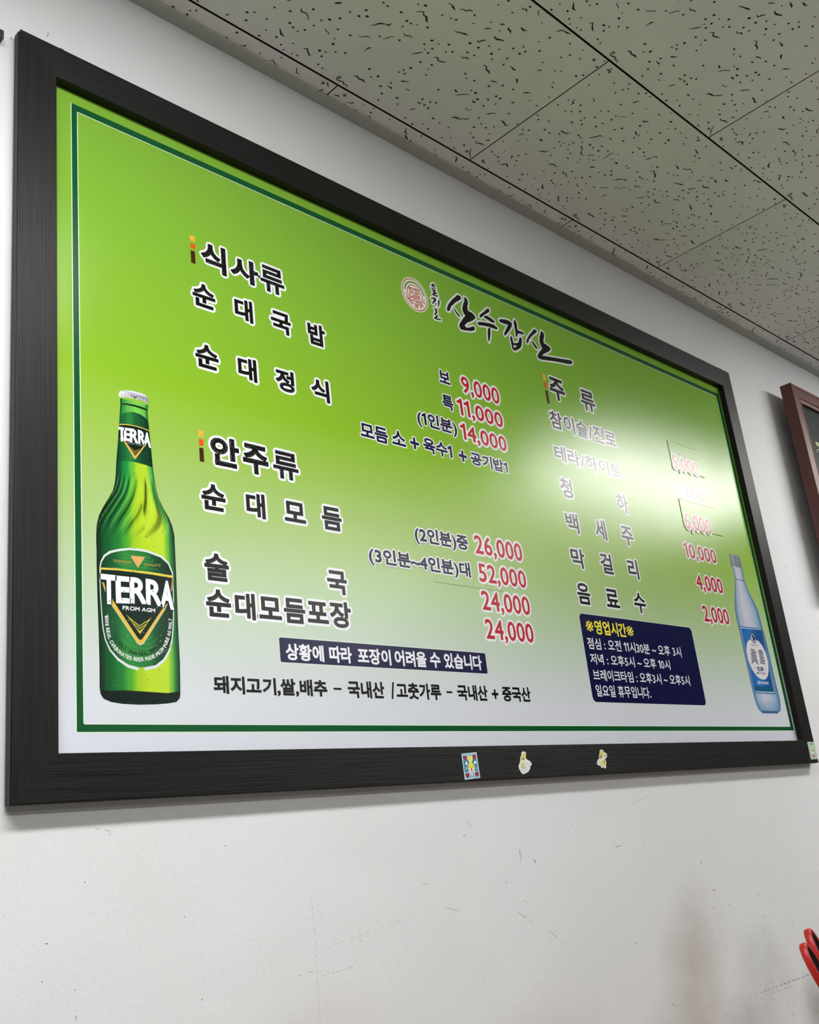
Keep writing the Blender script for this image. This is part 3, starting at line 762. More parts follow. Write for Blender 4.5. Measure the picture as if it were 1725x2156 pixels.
'neckT': [[(124.5, 405.6), (130.8, 406.0), (131.9, 390.3), (123.1, 389.5)], [(131.1, 406.2), (137.6, 406.6), (137.2, 391.9), (130.9, 391.6)], [(138.7, 406.9), (148.0, 407.2), (147.2, 391.5), (138.2, 391.1)], [(148.8, 407.3), (157.0, 406.5), (156.5, 390.8), (148.8, 391.3)], [(157.4, 406.6), (162.2, 406.1), (163.6, 389.4), (155.8, 390.7)]],
'necksmall': [(134.8, 390.2), (152.6, 391.0), (152.5, 388.5), (134.8, 387.6)],
'label': [(133.7, 265.0), (121.6, 262.5), (109.6, 258.5), (102.7, 253.0), (99.2, 246.1), (97.7, 239.4), (97.3, 226.6), (97.8, 208.5), (98.7, 190.6), (100.0, 172.9), (102.4, 161.6), (107.4, 150.4), (116.7, 140.3), (128.1, 133.6), (140.0, 130.9), (140.9, 134.2), (147.3, 134.4), (147.7, 131.3), (161.9, 134.3), (172.4, 142.0), (179.6, 153.4), (183.3, 166.5), (185.4, 183.5), (186.7, 207.2), (187.1, 226.4), (187.0, 242.8), (182.3, 253.9), (173.0, 261.1), (155.3, 265.2), (143.9, 265.7)],
'labelin': [(133.6, 262.5), (121.5, 259.8), (111.5, 256.4), (104.6, 251.8), (100.6, 245.3), (98.7, 238.6), (98.3, 226.7), (98.8, 208.6), (99.8, 190.7), (101.2, 173.0), (103.6, 162.1), (108.6, 151.8), (117.5, 143.0), (128.7, 136.7), (140.4, 134.3), (147.8, 134.6), (161.0, 137.4), (170.9, 144.7), (177.9, 155.1), (182.0, 167.4), (184.2, 183.4), (185.6, 207.1), (186.1, 226.3), (185.6, 241.7), (180.9, 252.3), (171.8, 258.7), (155.2, 262.5), (143.8, 263.0)],
'labelgold': [(98.2, 238.8), (119.0, 240.0), (139.1, 240.2), (159.6, 240.3), (186.5, 239.3), (186.6, 236.7), (183.7, 236.6), (159.5, 237.7), (139.0, 238.0), (119.0, 237.9), (99.5, 236.7), (99.0, 233.2), (98.3, 233.1)],
'labelgoldL': [(100.0, 223.2), (102.6, 222.6), (104.1, 217.7), (103.8, 211.9)],
'labelgoldR': [(185.6, 236.8), (187.7, 235.6), (186.4, 224.4), (183.8, 220.3), (183.1, 222.1)],
'labelblack': [(99.3, 236.5), (119.0, 237.8), (139.0, 237.8), (159.5, 237.5), (184.8, 236.5), (181.8, 216.3), (178.7, 206.5), (144.7, 163.2), (141.7, 163.1), (103.8, 210.8), (99.7, 225.0)],
'labelV': [(111.0, 206.5), (113.3, 203.1), (140.8, 165.3), (143.3, 163.5), (145.8, 164.7), (172.7, 201.3), (178.7, 207.4), (174.7, 200.0), (147.7, 161.4), (143.6, 159.1), (140.2, 160.4), (110.3, 200.6)],
'labelchev': [[(127.7, 190.2), (132.5, 186.5), (143.0, 179.5), (154.6, 186.8), (158.3, 190.0), (143.5, 170.0)]],
'labelchevdark': [[(132.5, 185.1), (142.9, 178.3), (153.8, 185.3), (151.4, 181.9), (142.9, 176.7), (134.9, 182.1)], [(136.3, 179.9), (143.1, 175.4), (149.8, 180.0), (147.7, 177.1), (143.1, 173.6), (138.4, 177.2)]],
'labeltri': [(134.5, 256.1), (152.4, 256.8), (143.2, 243.5)],
'labelT': [[(99.8, 231.0), (116.1, 231.0), (115.2, 200.5), (100.7, 201.1)], [(116.9, 230.7), (132.8, 231.0), (132.0, 203.7), (117.2, 202.8)], [(133.6, 231.0), (152.0, 231.2), (151.4, 204.6), (133.5, 203.8)], [(153.3, 231.1), (170.9, 230.5), (170.7, 203.7), (153.0, 204.5)], [(176.0, 231.5), (181.3, 231.4), (185.3, 200.9), (170.7, 203.4)]],
'labeltxt': [[(114.1, 249.5), (135.3, 250.1), (134.7, 246.7), (114.1, 246.3)], [(150.8, 249.8), (171.7, 250.5), (171.2, 247.0), (150.7, 246.4)], [(123.8, 199.4), (162.8, 199.3), (162.3, 195.3), (123.7, 195.3)]],
'arc': [(104.5, 188.5), (105.1, 176.8), (106.9, 166.3), (111.3, 156.8), (118.4, 149.2), (129.4, 144.0), (141.1, 142.4), (153.1, 144.3), (164.0, 149.4), (173.1, 158.5), (177.6, 168.9), (180.1, 177.5), (181.5, 190.2)],
'arc2': [(113.9, 166.7), (119.1, 159.0), (126.7, 152.8), (136.4, 148.8), (146.3, 148.9), (156.4, 152.1), (164.8, 158.1), (171.4, 168.6)],
'sojuL': [(1522.4, 429.9), (1520.0, 422.3), (1522.7, 419.7), (1519.1, 409.6), (1519.3, 404.7), (1522.0, 402.1), (1522.3, 399.3), (1524.5, 392.7), (1523.5, 377.2), (1515.7, 357.2), (1502.2, 329.3), (1495.4, 309.9), (1492.4, 287.3), (1494.0, 265.2), (1493.6, 230.3), (1494.3, 181.4), (1495.2, 142.0), (1497.8, 119.1), (1503.8, 107.7), (1517.5, 100.8)],
'sojuR': [(1566.0, 431.3), (1565.2, 424.8), (1565.2, 415.9), (1565.2, 407.1), (1566.3, 403.2), (1567.3, 398.4), (1564.4, 387.3), (1565.1, 375.7), (1571.5, 354.9), (1585.2, 332.9), (1595.7, 312.4), (1598.1, 287.6), (1600.6, 262.8), (1602.8, 225.0), (1602.6, 174.4), (1605.0, 133.7), (1602.0, 115.3), (1595.6, 106.1), (1579.2, 100.9)],
'sojucapz': [433.6, 403.3, 375.2],
'sojulabel': [(1500.8, 275.0), (1589.4, 276.1), (1593.3, 272.7), (1592.4, 144.2), (1587.7, 140.0), (1507.4, 140.0), (1502.6, 142.8)],
'sojuwhite': [(1501.7, 273.2), (1587.8, 274.5), (1590.8, 272.1), (1590.1, 145.0), (1585.8, 141.9), (1509.1, 141.7), (1505.2, 144.5)],
'sojublue': [(1503.0, 270.9), (1587.9, 272.8), (1591.0, 270.8), (1587.1, 144.5), (1507.6, 144.1), (1505.4, 147.0)],
'sojudark': [(1505.9, 154.9), (1585.8, 153.4), (1587.1, 144.5), (1507.6, 144.1), (1505.4, 147.0)],
'sojuoval': [(1536.3, 250.5), (1524.1, 246.9), (1514.8, 240.8), (1507.6, 230.1), (1505.0, 221.5), (1505.3, 204.6), (1511.8, 188.1), (1524.0, 176.3), (1537.0, 170.1), (1550.3, 168.1), (1563.8, 170.1), (1575.5, 177.8), (1583.3, 188.4), (1588.8, 205.9), (1587.6, 224.9), (1579.7, 239.3), (1568.9, 247.4), (1554.3, 250.9)],
'sojuring': [(1544.9, 263.6), (1536.7, 259.3), (1534.9, 253.1), (1536.6, 247.2), (1541.9, 243.2), (1549.4, 242.1), (1555.2, 244.9), (1557.1, 251.1), (1555.7, 257.9), (1551.5, 262.4)],
'sojuringin': [(1545.2, 262.3), (1538.5, 258.6), (1537.2, 253.3), (1538.8, 248.2), (1543.4, 244.6), (1549.3, 243.8), (1553.0, 245.6), (1554.7, 250.9), (1553.3, 257.3), (1550.0, 261.0)],
'toad': [(1540.7, 258.3), (1545.4, 260.7), (1549.2, 259.2), (1551.2, 255.9), (1554.1, 254.3), (1553.4, 250.8), (1549.8, 248.9), (1550.4, 246.3), (1545.9, 246.0), (1543.4, 248.5), (1544.5, 252.9), (1543.0, 255.4)],
'sojutxt': [[(1523.4, 231.4), (1546.0, 230.5), (1544.8, 198.8), (1515.4, 200.0)], [(1556.5, 230.0), (1576.8, 229.1), (1576.2, 199.7), (1554.0, 201.3)], [(1534.2, 194.0), (1562.5, 194.4), (1560.4, 186.0), (1535.3, 185.6)], [(1527.6, 183.2), (1566.4, 183.4), (1567.6, 178.2), (1526.8, 177.9)], [(1524.0, 164.8), (1570.1, 164.4), (1570.6, 159.5), (1522.3, 159.1)], [(1532.1, 240.2), (1559.4, 240.3), (1560.1, 236.9), (1532.2, 236.6)]],
'sojuline': [[(1516.5, 190.8), (1532.8, 191.0)], [(1561.8, 190.9), (1577.5, 190.9)]],
'patch': [[(1359.2, 651.7), (1487.7, 651.6), (1484.9, 590.7), (1356.7, 590.4)], [(1357.0, 524.6), (1511.0, 525.1), (1509.0, 466.1), (1355.9, 463.6)], [(615.2, 429.4), (758.6, 439.2), (767.9, 275.5), (613.0, 275.3)]],
'st1': {'card': [(611.4, 35.4), (642.0, 37.1), (643.0, 3.3), (612.1, 1.6)],
'inner': [(612.9, 34.1), (640.2, 35.6), (641.3, 4.7), (614.2, 3.1)],
'mid': [(613.1, 27.3), (639.9, 28.3), (640.3, 12.5), (613.6, 11.5)],
'h1': [(617.3, 32.0), (615.4, 33.1), (613.7, 32.1), (613.7, 29.3), (616.9, 26.2), (619.9, 27.9), (621.0, 31.4), (619.4, 33.1)],
'h2': [(636.9, 33.8), (634.0, 34.0), (632.5, 32.0), (633.1, 29.4), (636.2, 27.4), (639.5, 29.3), (640.3, 32.4), (638.8, 34.3)],
'h3': [(618.5, 9.6), (616.4, 10.5), (614.4, 8.8), (614.8, 6.0), (617.9, 3.3), (621.2, 5.6), (622.1, 8.3), (621.0, 10.3)],
'h4': [(637.3, 10.9), (635.0, 11.2), (633.3, 9.7), (633.5, 7.4), (637.0, 4.4), (640.6, 7.0), (641.1, 9.7), (639.7, 11.4)],
'head': [(625.0, 23.3), (622.4, 21.8), (621.0, 19.4), (620.4, 15.6), (621.6, 13.8), (624.3, 11.7), (628.9, 11.9), (632.4, 13.5), (634.0, 15.2), (634.1, 18.3), (632.7, 21.3), (630.0, 23.1)],
'ear1': [(623.0, 32.9), (624.0, 33.3), (625.8, 31.6), (627.5, 24.5), (624.9, 22.8), (623.8, 25.1), (622.2, 29.7)],
'ear2': [(628.3, 32.3), (629.6, 33.4), (631.6, 32.5), (632.2, 29.5), (630.2, 24.4), (628.3, 22.7), (626.7, 24.0), (627.0, 28.6)],
'muz': [(621.3, 15.8), (627.1, 16.4), (633.8, 15.8), (632.0, 13.5), (628.9, 11.9), (624.3, 11.7), (621.6, 13.8)],
'nose': [(625.9, 16.2), (628.7, 16.4), (627.7, 15.2), (629.1, 14.6), (627.5, 12.6), (626.8, 12.7), (625.8, 14.5), (626.9, 15.1)],
'e1': [(622.8, 17.8), (624.2, 19.0), (626.2, 17.5), (625.4, 17.2), (624.2, 18.4), (623.1, 17.3)],
'e2': [(628.4, 17.9), (630.4, 19.4), (631.8, 17.8), (631.2, 17.6), (630.3, 18.7), (628.9, 17.4)],
'o1': [(616.1, 22.7), (617.6, 24.8), (619.5, 24.8), (620.9, 22.9), (619.5, 20.9), (617.9, 20.4), (616.2, 21.2)],
'o2': [(633.4, 23.7), (635.1, 25.6), (637.1, 25.7), (638.4, 23.7), (637.1, 21.7), (635.4, 21.3), (633.6, 22.1)],
'b': [(624.3, 11.7), (628.9, 11.9), (629.8, 8.6), (627.4, 6.1), (623.7, 6.5), (623.0, 8.8)],
'p1': [(620.7, 12.8), (622.7, 13.3), (623.8, 11.2), (622.8, 9.0), (621.0, 10.3)],
'p2': [(631.4, 12.8), (633.5, 13.5), (634.4, 12.2), (632.3, 9.5), (631.0, 10.5)],
'x1': [(615.8, 17.5), (617.4, 17.7), (618.3, 16.2), (617.4, 14.7), (615.8, 15.5)],
'x2': [(636.1, 16.7), (637.7, 17.2), (638.4, 15.9), (637.6, 14.4), (636.2, 15.2)]},
'st2': {'white': [(739.9, 36.7), (742.6, 36.3), (744.8, 36.6), (746.9, 35.3), (747.2, 32.9), (745.6, 29.9), (745.8, 26.1), (750.2, 24.1), (754.1, 22.9), (757.0, 19.0), (756.1, 17.3), (753.2, 16.1), (751.7, 12.7), (748.1, 9.3), (744.9, 7.5), (739.9, 6.6), (736.8, 5.2), (733.5, 5.5), (731.1, 7.1), (729.1, 10.1), (727.0, 12.9), (726.8, 15.9), (728.0, 18.4), (731.8, 22.1), (733.6, 28.5), (735.9, 30.5), (737.4, 34.6)],
'inner': [(733.6, 18.2), (739.2, 21.5), (746.6, 23.5), (752.5, 22.3), (754.9, 18.8), (751.2, 16.7), (749.6, 12.7), (745.3, 9.2), (740.3, 8.3), (736.5, 6.9), (732.8, 8.5), (728.9, 13.9), (729.3, 17.1)],
'ears': [(740.1, 34.6), (742.1, 34.1), (745.0, 34.7), (745.7, 32.5), (743.9, 28.3), (741.8, 24.0), (737.5, 23.3), (735.3, 25.4), (736.0, 28.4), (738.1, 30.1)],
'eye1': [(735.8, 27.6), (736.8, 27.5), (737.7, 25.4), (737.1, 24.3), (735.9, 25.8)],
'eye2': [(739.0, 27.9), (740.8, 27.8), (740.8, 25.3), (739.0, 24.9)],
'muz': [(735.0, 24.2), (739.7, 23.6), (743.0, 24.6), (741.4, 22.1), (737.1, 21.3), (734.7, 22.7)],
'body': [(733.1, 20.4), (737.1, 21.3), (740.8, 21.0), (740.3, 17.2), (735.6, 14.8), (733.1, 15.9)],
'stripe': [(733.0, 19.7), (736.5, 18.6), (736.3, 17.7), (732.8, 18.9)],
'stripe2': [(733.2, 16.3), (736.4, 15.2), (734.8, 14.4), (733.2, 14.8)],
'feet': [(734.8, 14.2), (740.2, 17.0), (742.0, 14.2), (739.9, 12.8), (735.7, 12.2)]},
'st3': {'white': [(927.7, 34.3), (931.1, 36.8), (934.1, 36.5), (937.7, 35.4), (938.6, 32.4), (942.8, 31.6), (945.6, 29.0), (944.6, 25.5), (941.2, 23.0), (938.4, 22.6), (938.6, 20.3), (940.9, 17.8), (939.3, 15.3), (937.3, 12.9), (938.2, 10.1), (934.4, 7.7), (931.7, 9.0), (930.4, 10.3), (926.4, 8.7), (924.2, 10.2), (922.8, 13.0), (918.7, 12.3), (915.2, 15.1), (915.5, 17.8), (919.8, 22.2), (923.5, 22.6), (923.2, 26.4), (926.1, 30.1)],
'ears': [(929.3, 33.8), (932.5, 35.5), (936.9, 34.2), (936.6, 31.7), (933.9, 28.4), (932.0, 25.0), (928.2, 24.0), (925.6, 27.1), (927.9, 30.5)],
'eye1': [(925.5, 28.1), (926.6, 27.6), (928.1, 23.5), (927.0, 22.8), (925.2, 25.6)],
'eye2': [(929.5, 28.3), (931.1, 28.0), (931.2, 25.2), (929.5, 24.8)],
'muz': [(928.5, 23.5), (932.3, 24.5), (933.7, 23.2), (930.5, 21.3)],
'body': [(928.0, 20.1), (933.3, 20.4), (936.3, 18.6), (935.5, 12.9), (930.9, 12.0), (925.9, 13.1), (925.6, 16.6)],
'arm': [(934.1, 19.9), (937.5, 19.6), (937.7, 17.4), (935.4, 15.4), (933.4, 17.7)],
'acorn': [(938.5, 30.6), (942.7, 28.3), (942.3, 25.3), (938.2, 25.1), (937.1, 27.4)],
'blue': [(918.7, 18.3), (921.0, 18.7), (922.7, 17.2), (920.2, 15.8), (918.1, 16.3)]},
'st4': {'card': [(1656.7, 42.2), (1687.8, 42.1), (1688.2, 7.3), (1655.6, 7.2)],
'dark': [(1667.2, 38.9), (1677.4, 39.5), (1681.2, 37.3), (1669.3, 36.7)],
'head': [(1665.5, 32.5), (1675.6, 33.1), (1680.9, 24.5), (1673.8, 20.4), (1665.9, 24.0)],
'blob': [(1665.9, 24.0), (1675.3, 23.2), (1673.9, 17.6), (1665.8, 17.7)],
'red': [(1667.4, 17.7), (1680.2, 13.9), (1675.0, 10.5), (1666.4, 12.8)],
'eye': [(1671.9, 26.1), (1676.8, 26.0), (1676.1, 23.2), (1670.4, 23.3)]},
'border': {'outer': [(71.5, 822.0), (69.6, 67.1), (1634.3, 67.2), (1640.1, 824.4)],
'inner': [(79.0, 813.5), (75.9, 73.6), (1621.5, 75.8), (1626.2, 813.8)]},
'printedge': [(52.3, 844.1), (1667.2, 848.0), (1663.9, 48.8)],
'glyphbox': None}
MARKS1 = [(1.2878, 0.9972, 0.0063, 0.0014, -0.029), (1.3049, 0.9969, 0.0092, 0.0014, -0.007), (1.3162, 0.9962, 0.0088, 0.0014, -0.02), (1.3313, 0.9962, 0.0079, 0.0014, -0.056), (1.3458, 0.9964, 0.0065, 0.0014, 0.071), (1.3605, 0.996, 0.0065, 0.0014, 0.096), (1.3767, 0.9958, 0.0084, 0.0014, 0.057), (1.3907, 0.9963, 0.0103, 0.0014, 0.007), (1.405, 0.9962, 0.0111, 0.0014, 0.017), (1.4198, 0.9964, 0.0075, 0.0014, -0.015), (1.4359, 0.9964, 0.0126, 0.0014, 0.025), (1.4491, 0.9964, 0.0076, 0.0014, 0.072), (1.4649, 0.9962, 0.0119, 0.0014, -0.044), (1.4824, 0.9966, 0.014, 0.0014, -0.056), (1.3207, 0.9974, 0.0086, 0.0012, 0.097), (1.3303, 0.9974, 0.0063, 0.0012, 0.172), (1.3423, 0.9976, 0.0053, 0.0012, 0.094), (1.3541, 0.9979, 0.006, 0.0012, -0.009), (1.3648, 0.9972, 0.006, 0.0012, -0.108), (1.3793, 0.9973, 0.0086, 0.0012, -0.019), (1.3906, 0.9973, 0.0107, 0.0012, -0.071), (1.4085, 0.9975, 0.0107, 0.0012, -0.016), (1.4273, 0.997, 0.0154, 0.0012, -0.072), (1.4446, 0.9962, 0.0091, 0.0012, -0.021), (1.4599, 0.9959, 0.0105, 0.0012, -0.046), (1.4802, 0.9958, 0.0126, 0.0012, -0.004), (1.3455, 0.9896, 0.0112, 0.0009, 0.047), (1.3604, 0.9898, 0.0105, 0.0009, -0.031), (1.3719, 0.9895, 0.01, 0.0009, -0.081), (1.3869, 0.9896, 0.0122, 0.0009, -0.037), (1.3992, 0.9886, 0.0066, 0.0009, 0.022), (1.4133, 0.9886, 0.0072, 0.0009, -0.097), (0.3522, 1.2472, 0.0039, 0.0005, -1.321), (0.3527, 1.2418, 0.0036, 0.0005, -1.268), (0.3534, 1.237, 0.0042, 0.0005, -1.6), (0.3537, 1.2322, 0.0027, 0.0005, -1.097), (0.3541, 1.2267, 0.0038, 0.0005, -1.673), (0.3544, 1.2222, 0.0028, 0.0005, -1.815), (0.3539, 1.2159, 0.0044, 0.0005, -1.592), (0.3543, 1.2096, 0.0031, 0.0005, -1.512), (0.3539, 1.2026, 0.0039, 0.0005, -1.596), (0.3539, 1.1952, 0.0053, 0.0005, -1.443), (0.3532, 1.1884, 0.0044, 0.0005, -1.56), (0.3533, 1.1819, 0.0047, 0.0005, -1.698), (0.3528, 1.1765, 0.0028, 0.0005, -1.889), (0.3531, 1.1715, 0.0023, 0.0005, -1.79), (0.3523, 1.1663, 0.002, 0.0005, -1.741), (0.3525, 1.1616, 0.0039, 0.0005, -1.299), (0.3527, 1.1562, 0.0037, 0.0005, -1.743), (0.352, 1.1509, 0.0035, 0.0005, -1.847), (0.3519, 1.1462, 0.0032, 0.0005, -1.712), (0.3521, 1.1422, 0.0026, 0.0005, -1.866), (0.3522, 1.1374, 0.0026, 0.0005, -1.864), (0.3516, 1.1335, 0.0028, 0.0005, -1.704), (0.3518, 1.1284, 0.0023, 0.0005, -1.399), (0.3522, 1.1236, 0.0032, 0.0005, -1.723), (0.3619, 1.2402, 0.0044, 0.0004, -0.915), (0.3625, 1.2341, 0.0032, 0.0004, -1.424), (0.3655, 1.2286, 0.0035, 0.0004, -1.653), (0.3283, 1.1724, 0.0061, 0.0006, -0.034), (0.344, 1.1733, 0.0102, 0.0006, 0.067), (0.3624, 1.1669, 0.0047, 0.0005, 0.082), (0.3681, 1.1676, 0.0025, 0.0005, 0.278), (0.3753, 1.1678, 0.0041, 0.0005, 0.112), (0.3813, 1.168, 0.0041, 0.0005, 0.045), (0.3885, 1.1685, 0.003, 0.0005, 0.213), (0.3963, 1.1689, 0.0061, 0.0005, 0.043), (0.4037, 1.1694, 0.0059, 0.0005, 0.083), (0.3825, 1.1963, 0.008, 0.0003, 0.06), (0.3935, 1.1978, 0.0057, 0.0003, 0.038), (0.4073, 1.1993, 0.0098, 0.0003, 0.058), (0.4199, 1.2008, 0.009, 0.0003, 0.141), (0.4308, 1.2022, 0.0073, 0.0003, 0.122), (0.4434, 1.2038, 0.0075, 0.0003, -0.019), (0.4565, 1.2054, 0.0058, 0.0003, 0.293), (0.4708, 1.2075, 0.0086, 0.0003, 0.114), (0.4825, 1.2081, 0.0074, 0.0003, 0.11), (1.1913, 1.2149, 0.0074, 0.002, -0.616), (0.9665, 1.1189, 0.004, 0.002, -1.884), (1.2605, 1.0944, 0.0019, 0.0009, 2.617), (1.4972, 0.9764, 0.0034, 0.0012, 0.234), (1.4206, 0.9991, 0.0033, 0.0006, -3.129), (1.4371, 0.9431, 0.0031, 0.0009, -2.362), (1.3419, 0.9798, 0.0034, 0.0008, -2.679), (1.3795, 1.1628, 0.002, 0.0013, -2.165), (1.1726, 1.0257, 0.0048, 0.0007, -0.461), (1.2041, 1.1407, 0.0047, 0.0013, 0.083), (1.3647, 1.1442, 0.0035, 0.0014, -2.724), (1.2267, 1.1309, 0.0021, 0.0014, 0.417), (1.2436, 1.0579, 0.0033, 0.0007, 2.23), (1.5074, 1.1145, 0.0013, 0.0012, 1.511), (1.2361, 1.1377, 0.0034, 0.0009, -0.224), (1.5135, 1.0072, 0.0062, 0.0007, -2.898), (1.1851, 0.9834, 0.0047, 0.0014, -0.039), (1.1337, 1.0038, 0.0022, 0.0013, 1.759), (1.2081, 1.1417, 0.0027, 0.001, -0.715), (1.3579, 1.0889, 0.0029, 0.0012, 1.189), (1.1874, 1.1544, 0.0015, 0.0011, -1.567), (1.2018, 1.0496, 0.0028, 0.0012, -2.751), (1.5474, 1.1052, 0.0061, 0.0008, -2.801), (1.1818, 1.1484, 0.0036, 0.0014, 0.528), (1.3716, 1.1605, 0.0037, 0.0009, -2.526), (1.2029, 1.104, 0.0036, 0.001, 3.119), (1.2348, 1.1792, 0.0031, 0.0009, 0.819), (1.2003, 1.1226, 0.005, 0.001, 2.822), (1.5227, 1.0253, 0.0027, 0.0011, -1.096), (1.3461, 1.0062, 0.0042, 0.0012, -0.222), (1.2337, 1.1743, 0.0018, 0.0009, -1.12), (1.2457, 1.041, 0.002, 0.0011, -0.988), (1.3022, 0.9622, 0.0034, 0.0009, -0.002), (1.3354, 1.0477, 0.0051, 0.0008, -2.87), (1.3566, 1.1455, 0.0046, 0.0014, 0.239), (1.1772, 1.036, 0.0019, 0.0013, 2.632), (1.5352, 1.1361, 0.0067, 0.0011, 0.047), (1.3709, 1.1088, 0.0041, 0.0013, -0.299), (1.2203, 1.0796, 0.0028, 0.0014, -2.324), (1.5113, 1.0861, 0.0028, 0.001, -3.04), (1.4356, 0.9642, 0.0039, 0.0007, -0.387), (1.2593, 0.978, 0.0031, 0.0014, -2.375), (1.4954, 1.1103, 0.0069, 0.0014, 0.104), (1.1893, 1.1873, 0.0026, 0.0009, -2.36), (1.1656, 1.0533, 0.0025, 0.001, 2.159), (1.3298, 1.0163, 0.0037, 0.0007, -0.356), (1.1595, 1.0271, 0.0023, 0.0008, -2.642), (1.4015, 1.1408, 0.0018, 0.0014, 2.415), (1.1765, 1.0241, 0.0035, 0.0008, 2.835), (1.2484, 1.0144, 0.0042, 0.0008, 2.905), (1.4094, 1.1266, 0.0056, 0.001, 3.078), (1.3527, 1.039, 0.0031, 0.0011, -1.252), (1.3686, 0.9509, 0.0039, 0.0008, 3.096), (1.2753, 1.1113, 0.0022, 0.001, -2.584), (1.2603, 1.0992, 0.002, 0.0013, 2.206), (1.4692, 1.0823, 0.0027, 0.0007, 0.4), (1.5981, 1.1415, 0.0073, 0.0006, -0.113), (1.3834, 1.0385, 0.0016, 0.0014, -1.655), (1.3087, 1.1209, 0.0054, 0.0008, -3.091), (1.154, 1.0224, 0.0019, 0.0006, -0.506), (1.5427, 1.0476, 0.0024, 0.0014, 1.222), (1.2816, 1.1006, 0.0012, 0.0009, 2.015), (1.421, 1.0298, 0.0068, 0.0009, 3.023), (1.4339, 1.0702, 0.0035, 0.0008, -0.417), (1.1736, 1.1267, 0.0027, 0.0012, -0.644), (1.3891, 0.9625, 0.0036, 0.0013, -2.674), (1.2519, 0.9796, 0.0045, 0.0013, -0.535), (1.4888, 0.96, 0.002, 0.0012, 1.625), (1.4726, 1.0228, 0.0047, 0.0008, 2.536), (1.311, 1.1699, 0.0045, 0.0011, 0.273), (1.2546, 1.1405, 0.0058, 0.0009, 3.09), (1.3064, 1.0819, 0.0023, 0.0013, 0.378), (0.0065, 1.2277, 0.0009, 0.0006, 1.473), (0.2078, 1.2907, 0.0009, 0.0006, -2.448), (0.4833, 1.1638, 0.0026, 0.0006, -0.054), (1.0812, 1.0107, 0.0014, 0.0005, 1.289), (0.7273, 1.1017, 0.0029, 0.0006, 0.22), (0.1825, 1.213, 0.0014, 0.0004, -1.157), (0.0109, 1.1905, 0.0007, 0.0003, 0.647), (0.8238, 1.0885, 0.0026, 0.0006, -0.89), (0.5059, 1.237, 0.0009, 0.0005, -0.352), (0.6838, 1.1384, 0.0019, 0.0003, -1.532), (0.5587, 1.2524, 0.0014, 0.0006, -0.116), (0.1577, 1.3169, 0.0011, 0.0005, -3.133), (0.4966, 1.1529, 0.0015, 0.0006, 0.206), (0.0801, 1.2847, 0.0017, 0.0004, -0.62), (0.6573, 1.0932, 0.0013, 0.0004, -2.838), (0.4069, 1.2254, 0.0024, 0.0006, -0.438), (0.9069, 1.0603, 0.0021, 0.0006, 1.538), (0.3348, 1.1576, 0.0008, 0.0004, 0.218), (0.1172, 1.2491, 0.0011, 0.0006, 0.672), (0.28, 1.2088, 0.0014, 0.0004, -1.631), (0.0024, 1.2716, 0.0016, 0.0004, 2.667), (1.0082, 1.0499, 0.0027, 0.0007, -0.896), (1.0845, 1.0681, 0.0032, 0.0006, -2.931), (0.5572, 1.2499, 0.002, 0.0003, 0.403), (0.231, 1.2995, 0.0008, 0.0005, -3.033), (0.2006, 1.178, 0.0007, 0.0006, 1.346), (0.5153, 1.2371, 0.0008, 0.0005, 0.273), (0.5375, 1.2568, 0.0031, 0.0004, 3.08), (0.6882, 1.2368, 0.0038, 0.0004, -0.011), (0.7636, 1.1964, 0.0016, 0.0006, -0.232), (0.3774, 1.2027, 0.0009, 0.0004, -0.76), (0.4211, 1.1431, 0.0014, 0.0007, -3.086), (0.6362, 1.1225, 0.0015, 0.0004, 0.823), (0.074, 1.2242, 0.0015, 0.0007, 1.557), (0.4192, 1.2052, 0.0009, 0.0004, 0.016), (0.4619, 1.1783, 0.001, 0.0005, 2.48), (0.1219, 1.2592, 0.0009, 0.0006, -1.105), (0.3159, 1.2762, 0.002, 0.0004, -3.092), (0.1982, 1.2422, 0.0005, 0.0006, 1.914), (0.0351, 1.1948, 0.0015, 0.0003, -1.181), (0.4133, 1.2509, 0.0018, 0.0004, 1.202), (0.0321, 1.2187, 0.0009, 0.0004, -2.819), (0.2799, 1.2074, 0.0008, 0.0005, -2.704), (1.1333, 1.0436, 0.0026, 0.0005, 1.58), (0.2739, 1.1711, 0.0019, 0.0004, -0.647), (0.558, 1.1827, 0.0007, 0.0006, 1.168), (0.8835, 1.2559, 0.0013, 0.0006, 1.999), (1.1867, 1.241, 0.0036, 0.0007, -2.925), (1.0694, 1.2427, 0.0021, 0.0006, -0.708), (0.7914, 1.1432, 0.0035, 0.0007, 0.146), (0.5812, 1.2332, 0.0018, 0.0007, 1.524), (0.1192, 1.3183, 0.0008, 0.0005, -2.264), (0.0375, 1.2354, 0.0008, 0.0003, -2.861), (0.5112, 1.2727, 0.0013, 0.0007, 0.559), (0.0831, 1.2637, 0.0011, 0.0005, 1.333), (0.9737, 1.2168, 0.0026, 0.0004, 0.463), (0.2682, 1.2615, 0.0013, 0.0005, 2.337), (0.578, 1.1107, 0.0011, 0.0006, 1.871), (0.631, 1.0911, 0.002, 0.0006, -2.842), (0.2536, 1.2547, 0.0012, 0.0006, 2.403)]
